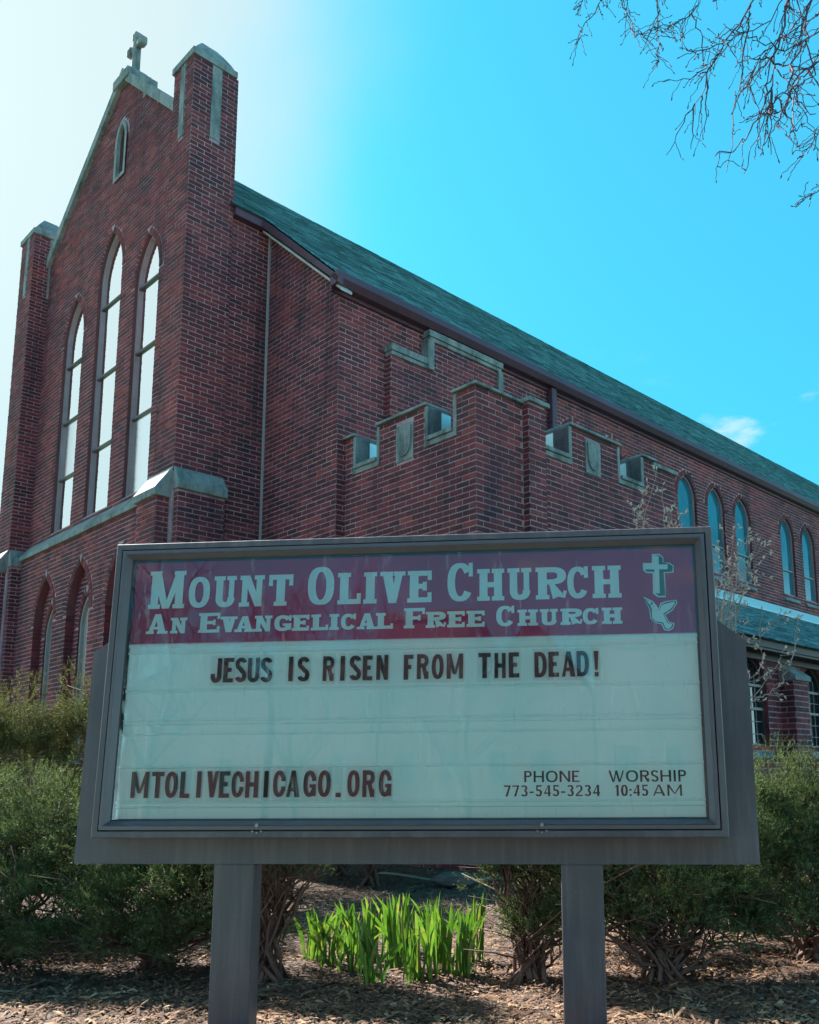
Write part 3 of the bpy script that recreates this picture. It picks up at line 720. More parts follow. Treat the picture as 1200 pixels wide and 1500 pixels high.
def shield(kind, c, u0_, u1_, z0_, z1_):
    m_ = MB(); box_l(kind, c, u0_+.004, u1_-.004, z0_, z1_, -.002, .014, m_); so = bevel(ch(m_, 'stone_tablet', MT['stone']), .004)
    P_ = frame3(kind, c); uc = (u0_+u1_)/2; hw = (u1_-u0_)*.40; zt = z1_-.04; zb = z0_+.05
    pts = [(uc-hw, zt), (uc-hw, (zt+zb)/2)]
    for i in range(1, 8): 
        a = PI+PI*i/8; pts.append((uc+hw*math.cos(a), (zt+zb)/2+((zt-zb)/2)*math.sin(a)))
    pts += [(uc+hw, (zt+zb)/2), (uc+hw, zt)]
    g_ = MB(); n = len(pts)
    g_.poly([P_(u, z, .036) for u, z in pts]); 
    for i in range(n):
        p, q = pts[i], pts[(i+1) % n]; g_.poly([P_(*p, .014), P_(*q, .014), P_(*q, .036), P_(*p, .036)])
    g_.build('shield_relief', MT['stone'], so)
shield('F', PF, *SH1); shield('S', PS, *SH2)

# ---- low wing on the right
WB = 5.05
WW = [Arch(9.77, .35, 1.27, 1.95, .40), Arch(11.40, .35, 1.27, 1.95, .40), Arch(13.05, .35, 1.27, 1.95, .40)]
wall_sheet('wing_wall', 'S', WB, [(8.2, -.1), (24, -.1), (24, 2.46), (8.2, 2.46)], WW, .10)
bricks('S', WB, 8.2, 15.0, 0, 2.40, WW)
for A in WW:
    voussoirs('S', WB, A); bricks('F', A.uc+A.hw-.001, WB, WB+.10, 1.27, A.zs, ring=False)
    w_ = window('S', WB, A, .10, MT['nightglass'], (1.72, 2.0), framew=.035, barm=MT['came'], framem=MT['darkframe'])
    cm = MB()
    for du in (-.18, -.06, .06, .18): cm.box(A.uc+du-.004, A.uc+du+.004, WB+.072, WB+.084, 1.3, 1.95+.5*A.rise)
    for z_ in (1.42, 1.57, 1.86): cm.box(A.uc-.31, A.uc+.31, WB+.070, WB+.086, z_-.004, z_+.004)
    cm.build('glazing_bars', MT['came'], w_)
    sill('S', WB, A.uc-A.hw, A.uc+A.hw, 1.30, 1.13, .05, .10)
for a in (10.46, 12.1):
    m_ = MB(); m_.box(a, a+.38, 4.865, WB, 0, 2.08); ch(m_, 'wing_buttress', MT['mortar'])
    bricks('S', 4.865, a, a+.38, 0, 2.07); bricks('F', a, 4.865, WB, 0, 2.07)
    m_ = MB(); m_.hexa([(a-.03, 4.82, 2.08), (a+.41, 4.82, 2.08), (a+.41, WB, 2.08), (a-.03, WB, 2.08), (a-.03, 4.82, 2.14), (a+.41, 4.82, 2.14), (a+.41, WB, 2.31), (a-.03, WB, 2.31)])
    bevel(ch(m_, 'buttress_cap', MT['stone']), .008)
mb = MB(); mb.box(8.1, 24.2, 4.80, 5.045, 2.37, 2.42); mb.box(8.1, 24.2, 4.78, 4.82, 2.40, 2.50); mb.box(8.1, 24.2, 5.0, 5.048, 2.30, 2.37)
ch(mb, 'wing_fascia', simple('dark_fascia_paint', (.045, .026, .028), .6, 8, .3))
mb = MB(); sb, sz = 4.74, 2.50; eb, ez = BS, 4.50
mb.poly([(8.05, sb, sz-.02), (24.3, sb, sz-.02), (24.3, eb, ez-.02), (8.05, eb, ez-.02)]); mb.poly([(8.2, 5.05, 0), (8.2, 8.98, 0), (8.2, 8.98, 4.47), (8.2, 5.05, 2.6)])
wr = ch(mb, 'wing_roof', MT['roof_far']); sh = MB(); Lw = math.hypot(eb-sb, ez-sz)
shingle_field(sh, 8.05, 24.3, sb, sz, Lw-.25, (eb-sb)/Lw, (ez-sz)/Lw, expo=.13); sh.build('wing_shingle', MT['shingle'], wr, kind='stuff')
mb = MB(); q_ = .30/Lw; dz_ = (ez-sz)*q_; db_ = (eb-sb)*q_
mb.hexa([(PE+.01, eb-db_, ez-dz_+.02), (24.3, eb-db_, ez-dz_+.02), (24.3, eb-.002, ez+.02), (PE+.01, eb-.002, ez+.02), (PE+.01, eb-db_, ez-dz_+.035), (24.3, eb-db_, ez-dz_+.035), (24.3, eb-.002, ez+.19), (PE+.01, eb-.002, ez+.19)])
ch(mb, 'roof_flashing', simple('painted_flashing', (.50, .74, .76), .35, 5, .08, bmp=0))

# ---- bricks: the 300 shown largest become objects, the rest one mass
Nn = Vector((math.sin(YA), math.cos(YA), 0)); Ff = Vector((-math.cos(YA), math.sin(YA), 0))
def to_px(a, b_, z):
    q = Nn*a+Ff*b_+Vector((0, 0, z-H_EYE)); d = q.dot(fw)
    return 721.45+1310.2*q.dot(rt)/d, 913.73-1310.2*q.dot(up)/d
sc = []
for it in BIG:
    kind, c, a, e, za, zb, o = it; P = frame3(kind, c)
    p0 = to_px(*P(a, za, o)); p1 = to_px(*P(e, za, o)); p2 = to_px(*P(a, zb, o))
    area = abs((p1[0]-p0[0])*(p2[1]-p0[1])-(p1[1]-p0[1])*(p2[0]-p0[0]))
    sc.append((area if (p0[1] < 788 and zb < TZ) else 0, it))
sc.sort(key=lambda t_: -t_[0])
pw = CH
shared = {}
for n, (ar, it) in enumerate(sc):
    kind, c, a, e, za, zb, o = it; P = frame3(kind, c)
    if n >= 300 or ar == 0: BR_box(P, a, e, za, zb, o); continue
    if kind not in shared:
        m_ = MB(); P0 = frame3(kind, 0); h = (e-a)/2; hz = (zb-za)/2
        BR_box(P0, -h, h, -hz, hz, PROUD, m_)
        me = bpy.data.meshes.new('brick'); me.from_pydata(m_.v, [], m_.f); me.materials.append(MT['brick1']); shared[kind] = me
    ob = bpy.data.objects.new('brick', shared[kind]); COL.objects.link(ob); ob.parent = CH
    x, y, z = P((a+e)/2, (za+zb)/2, o-PROUD); ob.location = (x, y, z)
BR.build('brickwork', MT['brick'], CH, kind='stuff')

# ------------------------------------------------------------------ glyphs
class Glyph:
    """flat lettering from overlapping strokes, merged by triangulation"""
    def __init__(s, W_, H_, v, h, slab=0): s.W, s.H, s.v, s.h, s.slab = W_, H_, v, h, slab; s.P = []
    def q(s, *p): s.P.append([tuple(x) for x in p])
    def rect(s, x0, x1, y0, y1): s.q((x0, y0), (x1, y0), (x1, y1), (x0, y1))
    def stroke(s, pts, w=None):
        L, R = [], []
        for i, p in enumerate(pts):
            a = pts[max(i-1, 0)]; b_ = pts[min(i+1, len(pts)-1)]
            tx, ty = b_[0]-a[0], b_[1]-a[1]; l = math.hypot(tx, ty) or 1; tx /= l; ty /= l
            ww = w if w else s.h+(s.v-s.h)*abs(ty)**1.3
            L.append((p[0]-ty*ww/2, p[1]+tx*ww/2)); R.append((p[0]+ty*ww/2, p[1]-tx*ww/2))
        for i in range(len(pts)-1): s.q(L[i], R[i], R[i+1]); s.q(L[i], R[i+1], L[i+1])
    def arc(s, cx, cy, rx, ry, a0, a1, n=None, pw_=2.35):
        n = n or max(4, int(abs(a1-a0)/15)); o = []
        for i in range(n+1):
            a = math.radians(a0+(a1-a0)*i/n); c_, d_ = math.cos(a), math.sin(a)
            o.append((cx+rx*math.copysign(abs(c_)**(2/pw_), c_), cy+ry*math.copysign(abs(d_)**(2/pw_), d_)))
        return o
    def stem(s, xc, y0=0, y1=None, w=None, top=1, bot=1):
        w = w or s.v; y1 = s.H if y1 is None else y1
        s.rect(xc-w/2, xc+w/2, y0, y1)
        if s.slab:
            e = w/2+s.slab; t_ = s.h*.85
            if bot: s.rect(xc-e, xc+e, y0, y0+t_)
            if top: s.rect(xc-e, xc+e, y1-t_, y1)
    def tick(s, x, y0, y1, w=None): w = w or s.h*.8; s.rect(x-w/2, x+w/2, y0, y1)
    def make(s, c):
        if c in 'UHNORPDCG0A' and s.v > s.W*(.33 if not s.slab else .30): s.v = s.W*(.33 if not s.slab else .30)
        W_, H_, v, h = s.W, s.H, s.v, s.h; sb = s.slab; x0, x1 = v/2+sb, W_-v/2-sb; xm = W_/2; ym = H_/2
        tk = h*.8
        if c == 'I': s.stem(xm)
        elif c == 'L':
            s.stem(x0); s.rect(x0, W_, 0, h)
            if sb: s.tick(W_-tk/2, 0, H_*.34)
        elif c in 'EF':
            s.stem(x0); s.rect(x0, W_, H_-h, H_); s.rect(x0, W_*.80, ym-h/2+H_*.01, ym+h/2+H_*.01)
            if sb: s.tick(W_-tk/2, H_*.70, H_); s.tick(W_*.80-tk/2, ym-H_*.13, ym+H_*.15)
            if c == 'E':
                s.rect(x0, W_, 0, h)
                if sb: s.tick(W_-tk/2, 0, H_*.31)
        elif c == 'T':
            s.stem(xm, top=0); s.rect(0, W_, H_-h, H_)
            if sb: s.tick(tk/2, H_*.64, H_); s.tick(W_-tk/2, H_*.64, H_)
        elif c == 'H': s.stem(x0); s.stem(x1); s.rect(x0, x1, ym-h/2, ym+h/2)
        elif c == 'N':
            k = .72 if sb else 1
            s.stem(x0, w=v*k, bot=1); s.stem(x1, w=v*k, bot=0); s.q((x0-v*k/2, H_), (x1-v*.45, 0), (x1+v*k/2, 0), (x0+v*.6, H_))
        elif c == 'M':
            k = .8 if sb else .92
            s.stem(x0, w=v*k); s.stem(x1, w=v*k); yb = H_*.0 if sb else H_*.18
            s.q((x0-v*k/2, H_), (xm-v*.42, yb), (xm+v*.22, yb), (x0+v*.55, H_)); s.q((x1+v*k/2, H_), (x1-v*.4, H_), (xm-v*.25, yb), (xm+v*.3, yb))
        elif c == 'V':
            s.q((sb, H_), (xm-v*.45, 0), (xm+v*.45, 0), (sb+v*1.08, H_)); s.q((W_-sb, H_), (W_-sb-v*.85, H_), (xm-v*.2, 0), (xm+v*.45, 0))
            if sb: s.rect(0, v+2*sb, H_-h*.85, H_); s.rect(W_-v-2*sb+h*.3, W_, H_-h*.85, H_)
        elif c == 'W':
            w2 = v*.95; q1, q2 = W_*.30, W_*.70
            s.q((0, H_), (q1-w2/2, 0), (q1+w2/2, 0), (w2, H_)); s.q((xm+w2*.35, H_), (xm-w2*.35, H_), (q1-w2*.2, 0), (q1+w2/2, 0))
            s.q((xm-w2*.45, H_), (q2-w2/2, 0), (q2+w2/2, 0), (xm+w2*.5, H_)); s.q((W_, H_), (W_-w2*.7, H_), (q2-w2*.2, 0), (q2+w2/2, 0))
        elif c == 'A':
            s.q((sb, 0), (sb+v*.72, 0), (xm+v*.15, H_), (xm-v*.42, H_)); s.q((W_-sb, 0), (xm+v*.5, H_), (xm-v*.35, H_), (W_-sb-v*1.12, 0))
            s.rect(W_*.24, W_*.76, H_*.22, H_*.22+h*.85)
            if sb: s.rect(0, v*.7+2*sb, 0, h*.8); s.rect(W_-v*1.1-2*sb, W_, 0, h*.8)
        elif c in 'O0': s.stroke(s.arc(xm, ym, xm-v/2, ym-h/2, 0, 360, 32))
        elif c in 'CG':
            s.stroke(s.arc(xm, ym, xm-v/2, ym-h/2, 32, 328, 26))
            if sb: s.tick(W_-tk/2, H_*.64, H_); 
            else: s.rect(W_-v, W_, H_*.60, H_*.76)
            if c == 'G': s.rect(W_-v, W_, h*.2 if not sb else h*.4, H_*.48); s.rect(xm, W_+(0 if sb else 0), H_*.48-h*.8, H_*.48)
            elif not sb: s.rect(W_-v, W_, H_*.24, H_*.40)
        elif c == 'U':
            s.stem(x0, H_*.28, H_, bot=0); s.stem(x1, H_*.28, H_, bot=0, w=v*(.75 if sb else 1)); s.stroke(s.arc(xm, H_*.30, x1-xm, H_*.30-h/2, 180, 360, 14))
        elif c == 'J':
            s.stem(x1, H_*.26, H_, bot=0); s.stroke(s.arc(xm, H_*.28, xm-v/2, H_*.28-h/2, 180, 360, 14)); s.rect(0, v, H_*.26, H_*.36)
        elif c in 'RP':
            s.stem(x0); rc = H_*.27; s.stroke([(x0, H_-h/2), (W_*.52, H_-h/2)]+s.arc(W_*.52, H_-rc, W_*.48-v/2, rc-h/2, 90, -90, 12)+[(W_*.52, H_-2*rc+h/2), (x0, H_-2*rc+h/2)])
            if c == 'R':
                yk = H_-2*rc+h/2
                if sb: s.q((W_*.42, yk), (W_*.42+v*.3, yk+h*.3), (x1-v*.1+v*.5, h*.9), (x1-v*.75, 0)); s.stroke([(x1-v*.1, h*.8), (W_-tk*.6, h*.45), (W_-tk*.3, h*1.6)], h*.7)
                else: s.q((W_*.40, yk), (W_*.40+v, yk), (W_, 0), (W_-v*1.05, 0)); s.rect(W_-v, W_-v*.02, 0, yk*.55)
        elif c == 'D': s.stem(x0); s.stroke([(x0, H_-h/2), (W_*.45, H_-h/2)]+s.arc(W_*.45, ym, W_*.55-v/2, ym-h/2, 90, -90, 16)+[(W_*.45, h/2), (x0, h/2)])
        elif c == 'S': s.stroke(s.arc(xm, H_*.74, xm-v/2, H_*.26-h/2, 15, 250, 14)+[(xm, ym)]+s.arc(xm, H_*.26, xm-v/2, H_*.26-h/2, 70, -165, 14))
        elif c == '1': s.rect(xm-v*.4, xm+v*.6, 0, H_); s.q((xm-v*1.3, H_*.78), (xm-v*.4, H_*.80), (xm+v*.3, H_), (xm-v*.1, H_))
        elif c == '2': s.stroke(s.arc(xm, H_*.70, xm-v/2, H_*.30-h/2, 165, -35, 12)+[(v*.35, h*.7)]); s.rect(0, W_, 0, h)
        elif c == '3': s.stroke(s.arc(xm*.92, H_*.75, xm-v/2-.02*W_, H_*.25-h/2, 150, -85, 12)); s.stroke(s.arc(xm*.96, H_*.27, xm-v/2, H_*.27-h/2, 85, -155, 12))
        elif c == '4': s.rect(W_*.60, W_*.60+v, 0, H_); s.rect(0, W_, H_*.22, H_*.22+h); s.q((0, H_*.24), (v*.6, H_*.24), (W_*.68, H_), (W_*.60, H_))
        elif c == '5': s.rect(W_*.14, W_*.92, H_-h, H_); s.rect(W_*.14, W_*.14+v*.7, H_*.52, H_); s.stroke(s.arc(xm*.94, H_*.31, xm-v/2, H_*.31-h/2, 125, -155, 14))
        elif c == '7': s.rect(0, W_, H_-h, H_); s.q((W_*.25, 0), (W_*.25+v, 0), (W_, H_-h*.5), (W_-v*.9, H_-h*.5))
        elif c == '-': s.rect(0, W_, H_*.30, H_*.30+h*1.1)
        elif c == '.': s.rect(0, W_, 0, H_*.17)
        elif c == ':': s.rect(0, W_, 0, H_*.16); s.rect(0, W_, H_*.48, H_*.64)
        elif c == '!': s.rect(W_*.1, W_*.9, 0, H_*.17); s.q((W_*.24, H_*.25), (W_*.76, H_*.25), (W_, H_), (0, H_))
        return s
    def mesh(s, mb, ox, oz, y, y2=None):
        vs, fs = [], []
        for P_ in s.P:
            ar = sum(P_[i][0]*P_[(i+1) % len(P_)][1]-P_[(i+1) % len(P_)][0]*P_[i][1] for i in range(len(P_)))
            if abs(ar) < 1e-10: continue
            if ar < 0: P_ = P_[::-1]
            b0 = len(vs); vs += [Vector(p) for p in P_]; fs.append(list(range(b0, b0+len(P_))))
        V_, E_, F_, a_, b_, of = delaunay_2d_cdt(vs, [], fs, 0, 1e-5)
        b0 = len(mb.v); mb.v += [(ox+p[0], y, oz+p[1]) for p in V_]
        keep = [f_ for f_, o_ in zip(F_, of) if o_]
        for f_ in keep: mb.f.append(tuple(b0+i for i in f_)); mb.mi.append(0)
        if y2 is not None:       # thickness
            cnt = {}
            for f_ in keep:
                for i in range(3):
                    e = (f_[i], f_[(i+1) % 3]); cnt[frozenset(e)] = None if frozenset(e) in cnt else e
            for e in cnt.values():
                if e: p, q = V_[e[0]], V_[e[1]]; mb.poly([(ox+p[0], y, oz+p[1]), (ox+p[0], y2, oz+p[1]), (ox+q[0], y2, oz+q[1]), (ox+q[0], y, oz+q[1])])

# ------------------------------------------------------------------ the sign
SG = bpy.data.objects.new('church_sign', None); COL.objects.link(SG)
RS = Matrix(((0.9962049332, 0.0865844307, 0.0088807335), (-0.0869173356, 0.9950100468, 0.0489937099), (-0.0045943263, -0.0495796652, 0.9987596052)))
SM = RS.to_4x4(); SM.translation = (-0.3573, 3.4568, .728); SG.matrix_world = SM
tag(SG, 'bronze framed changeable letter sign of the church on two square posts', 'sign')
# local axes: x right, y away from viewer, z up
mb = MB()
pan = [(-1.345, -.10), (1.345, -.10), (1.345, .755), (1.22, .86), (-1.20, .86), (-1.345, .76)]
n = len(pan)
mb.poly([(x, .12, z) for x, z in pan]); mb.poly([(x, .18, z) for x, z in pan][::-1])
for i in range(n):
    p, q = pan[i], pan[(i+1) % n]; mb.poly([(p[0], .12, p[1]), (p[0], .18, p[1]), (q[0], .18, q[1]), (q[0], .12, q[1])])
bevel(mb.build('backing_panel', MT['signmetal'], SG), .004)
for (a, b_) in ((-.765, -.603), (.600, .760)):
    mb = MB(); x0_, x1_ = a, b_
    # posts stand plumb although the cabinet leans back a little
    lean = .0496
    def pp(x, y, z): return (x, y+(z+.10)*lean*-1, z)
    mb.hexa([pp(x0_, .1195, -1.0), pp(x1_, .1195, -1.0), pp(x1_, .22, -1.0), pp(x0_, .22, -1.0), pp(x0_, .1195, -.099), pp(x1_, .1195, -.099), pp(x1_, .22, -.099), pp(x0_, .22, -.099)])
    bevel(mb.build('post', MT['signmetal'], SG), .006)
def ring(mb, r0_, r1_, y0_, y1_):
    """frame between rectangles r=(xl,xr,zb,zt) with depth y0 (outer) to y1 (inner)"""
    A_ = [(r0_[0], y0_, r0_[2]), (r0_[1], y0_, r0_[2]), (r0_[1], y0_, r0_[3]), (r0_[0], y0_, r0_[3])]
    B_ = [(r1_[0], y1_, r1_[2]), (r1_[1], y1_, r1_[2]), (r1_[1], y1_, r1_[3]), (r1_[0], y1_, r1_[3])]
    for i in range(4):
        j = (i+1) % 4; mb.poly([A_[i], A_[j], B_[j], B_[i]])
Rc = lambda e: (-1.221+e, 1.219-e, e, 1.195-e)
mb = MB(); ring(mb, Rc(0), Rc(0), .119, .006); ring(mb, Rc(0), Rc(.004), .006, 0); ring(mb, Rc(.004), Rc(.026), 0, 0); ring(mb, Rc(.026), Rc(.028), 0, .02)
mb.build('cabinet_frame', MT['signmetal'], SG)
mb = MB(); ring(mb, Rc(.0275), Rc(.0315), .021, .021); mb.build('frame_gap', MT['gasket'], SG)
mb = MB(); ring(mb, Rc(.031), Rc(.032), .021, -.004); ring(mb, Rc(.032), Rc(.046), -.004, -.004); ring(mb, Rc(.046), Rc(.049), -.004, -.009); ring(mb, Rc(.049), Rc(.052), -.009, -.004); ring(mb, Rc(.052), Rc(.066), -.004, .018)
mb.build('door_frame', MT['signedge'], SG)
mb = MB(); ring(mb, Rc(.066), Rc(.071), .018, .022); ring(mb, Rc(.071), Rc(.074), .022, .0405); mb.build('gasket', MT['gasket'], SG)
i0 = Rc(.071)
mb = MB(); mb.poly([(i0[0], .0215, i0[2]), (i0[1], .0215, i0[2]), (i0[1], .0215, i0[3]), (i0[0], .0215, i0[3])]); mb.build('glass_pane', MT['signglass'], SG)
YB = .0400; hz_ = .776
mb = MB(); mb.box(i0[0], i0[1], YB, YB+.01, hz_, i0[3]); mb.build('header_panel', MT['crimson'], SG)
mb = MB(); mb.box(i0[0], i0[1], YB+.001, YB+.012, i0[2], hz_-.002); mb.build('message_board', MT['board'], SG)
for z_, hh in ((.765, .010), (.735, .006), (.578, .007), (.459, .006), (.443, .004), (.403, .005), (.274, .006), (.137, .006), (.118, .004)):
    mb = MB(); mb.hexa([(i0[0], YB+.001, z_-hh), (i0[1], YB+.001, z_-hh), (i0[1], YB+.0012, z_+hh), (i0[0], YB+.0012, z_+hh), (i0[0], YB-.0055, z_-hh*.2), (i0[1], YB-.0055, z_-hh*.2), (i0[1], YB-.0045, z_+hh*.6), (i0[0], YB-.0045, z_+hh*.6)])
    mb.build('letter_track', MT['board'], SG)
HDR1 = [('M', -1.088, -.925, 1), ('O', -.913, -.823, 0), ('U', -.806, -.708, 0), ('N', -.701, -.588, 0), ('T', -.574, -.472, 0), ('O', -.41, -.3, 1), ('L', -.285, -.188, 0), ('I', -.179, -.121, 0), ('V', -.11, -.006, 0), ('E', .003, .102, 0), ('C', .166, .269, 1), ('H', .287, .396, 0), ('U', .409, .509, 0), ('R', .522, .644, 0), ('C', .648, .731, 0), ('H', .747, .861, 0)]
HDR2 = [('A', -1.083, -.992, 1), ('N', -.984, -.908, 0), ('E', -.862, -.772, 1), ('V', -.77, -.698, 0), ('A', -.709, -.626, 0), ('N', -.629, -.549, 0), ('G', -.543, -.472, 0), ('E', -.469, -.398, 0), ('L', -.39, -.319, 0), ('I', -.314, -.276, 0), ('C', -.267, -.205, 0), ('A', -.201, -.12, 0), ('L', -.123, -.053, 0), ('F', -.009, .076, 1), ('R', .08, .161, 0), ('E', .166, .237, 0), ('E', .244, .317, 0), ('C', .363, .435, 1), ('H', .448, .529, 0), ('U', .537, .61, 0), ('R', .618, .704, 0), ('C', .706, .768, 0), ('H', .781, .861, 0)]
for rows, z0_, hs, hb, v, h, sb in ((HDR1, .923, .132, .160, .036, .021, .009), (HDR2, .817, .066, .083, .026, .0135, .007)):
    for (c, a, b_, big) in rows:
        g = Glyph(b_-a, hb if big else hs, v*(1.12 if big else 1), h, sb).make(c); m_ = MB(); g.mesh(m_, a, z0_, YB-.0008)
        m_.build('header_letter', MT['whitelet'], SG)
MS1 = [('J', -.794, -.75), ('E', -.742, -.7), ('S', -.693, -.646), ('U', -.641, -.593), ('S', -.588, -.54), ('I', -.476, -.452), ('S', -.436, -.387), ('R', -.332, -.287), ('I', -.261, -.243), ('S', -.224, -.177), ('E', -.17, -.131), ('N', -.115, -.068), ('F', -.005, .032), ('R', .048, .094), ('O', .107, .154), ('M', .166, .232), ('T', .293, .341), ('H', .356, .4), ('E', .412, .453), ('D', .513, .561), ('E', .568, .608), ('A', .62, .672), ('D', .678, .725), ('!', .744, .763)]
MS2 = [('M', -1.09, -1.018), ('T', -1.006, -.956), ('O', -.95, -.899), ('L', -.888, -.85), ('I', -.825, -.8), ('V', -.781, -.734), ('E', -.73, -.688), ('C', -.68, -.632), ('H', -.624, -.573), ('I', -.553, -.529), ('C', -.513, -.464), ('A', -.459, -.407), ('G', -.392, -.342), ('O', -.334, -.284), ('.', -.263, -.243), ('O', -.218, -.17), ('R', -.158, -.111), ('G', -.094, -.045)]
for rows, z0_, h_ in ((MS1, .609, .100), (MS2, .154, .102)):
    for (c, a, b_) in rows:
        dzz = random.uniform(-.001, .001)
        m_ = MB(); m_.poly([(a-.006, YB-.0055, z0_-.014), (b_+.006, YB-.0055, z0_-.014), (b_+.006, YB-.0055, z0_+h_+.012), (a-.006, YB-.0055, z0_+h_+.012)])
        tl = m_.build('letter_tile', MT['tile'], SG)
        g = Glyph(b_-a, h_, .0175 if c != '.' else .02, .0165, 0).make(c); m_ = MB(); g.mesh(m_, a, z0_+dzz, YB-.0065, YB-.0058); m_.build('message_letter', MT['blacklet'], tl)
SMALL = [('PHONE', .4680, .6785, .2058, .0425), ('773-545-3234', .3895, .7540, .1530, .0415), ('WORSHIP', .788, 1.078, .2052, .0425), ('10:45', .812, .935, .1525, .0415), ('AM', .952, 1.060, .1525, .0415)]
WD = {'I': .28, '1': .42, '-': .42, ':': .22, 'W': 1.35, 'M': 1.15, 'O': 1.05, 'H': .92, 'N': .95, 'A': .95, 'E': .66, 'P': .68, 'R': .78, 'S': .64}
for (txt, a, b_, z0_, h_) in SMALL:
    tot = sum(WD.get(c, .70) for c in txt)+.17*(len(txt)-1); k = (b_-a)/tot; x = a
    for c in txt:
        w_ = WD.get(c, .70)*k; g = Glyph(w_, h_, .0078 if c != '1' else .008, .0052, 0).make(c); m_ = MB(); g.mesh(m_, x, z0_, YB-.0008+.001); m_.build('small_letter', MT['blacklet'], SG); x += w_+.17*k
def flat(name, pts, y, m, parent=SG):
    g = Glyph(1, 1, 1, 1); g.P = [pts]; m_ = MB(); g.mesh(m_, 0, 0, y); return m_.build(name, m, parent)
face = [(.992, 1.091), (1.012, 1.09), (1.011, 1.054), (1.046, 1.053), (1.045, 1.034), (1.012, 1.034), (1.01, .936), (.992, .936), (.993, 1.034), (.956, 1.035), (.956, 1.053), (.991, 1.053)]
dark = [(.992, 1.091), (1.012, 1.094), (1.027, 1.081), (1.027, 1.062), (1.052, 1.056), (1.066, 1.046), (1.063, 1.023), (1.029, 1.022), (1.031, .926), (1.006, .925), (.992, .936), (.992, 1.024), (.963, 1.026), (.956, 1.035), (.956, 1.053), (.991, 1.053)]
outl = [(.986, 1.098), (1.016, 1.098), (1.03, 1.084), (1.03, 1.062), (1.053, 1.06), (1.07, 1.048), (1.067, 1.019), (1.033, 1.018), (1.033, .92), (1.004, .92), (.984, .935), (.986, 1.018), (.96, 1.021), (.948, 1.033), (.949, 1.062), (.984, 1.061)]
flat('cross_emblem', outl, YB-.0006, MT['whitelet']); flat('cross_emblem', dark, YB-.0010, MT['teal']); flat('cross_emblem', face, YB-.0014, MT['whitelet'])
dout = [(.946, .925), (.982, .905), (.995, .888), (1.003, .873), (1.011, .897), (1.033, .904), (1.074, .908), (1.076, .895), (1.057, .866), (1.028, .847), (1.041, .821), (1.062, .814), (1.057, .794), (1.039, .784), (1.02, .788), (1.012, .81), (.989, .817), (.97, .835), (.966, .874)]
dgap = [(.949, .919), (.979, .901), (.992, .884), (1.003, .867), (1.014, .892), (1.034, .9), (1.07, .905), (1.072, .895), (1.055, .869), (1.024, .849), (1.038, .818), (1.058, .812), (1.054, .797), (1.04, .789), (1.023, .792), (1.015, .814), (.991, .82), (.973, .836), (.969, .874)]
dbody = [(.971, .886), (.984, .896), (.994, .884), (1.004, .864), (1.015, .888), (1.036, .895), (1.066, .901), (1.066, .892), (1.05, .872), (1.02, .853), (1.034, .817), (1.053, .811), (1.049, .8), (1.04, .792), (1.026, .795), (1.018, .818), (.992, .823), (.976, .838), (.976, .874)]
flat('dove_emblem', dout, YB-.0006, MT['whitelet']); flat('dove_emblem', dgap, YB-.0010, MT['teal']); flat('dove_emblem', dbody, YB-.0014, MT['whitelet']); flat('dove_emblem', [(.956, .914), (.976, .9), (.972, .889), (.967, .892)], YB-.0016, MT['whitelet'])
flat('dove_emblem', [(.982, .884), (.985, .884), (.985, .881), (.982, .881)], YB-.0018, MT['gasket'])
for xx in (-.555, .535):      # lock screws in the lower rail
    for k, (dx, dz, r_) in enumerate(((0, .012, .0075), (-.017, -.010, .0035), (.017, -.010, .0035), (0, -.016, .0035))):
        m_ = MB(); m_.tube([(xx+dx, -.0005 if k == 0 else 0, .036+dz), (xx+dx, -.010 if k == 0 else -.006, .036+dz)], r_, 10); m_.build('lock_screw', MT['steel'], SG)

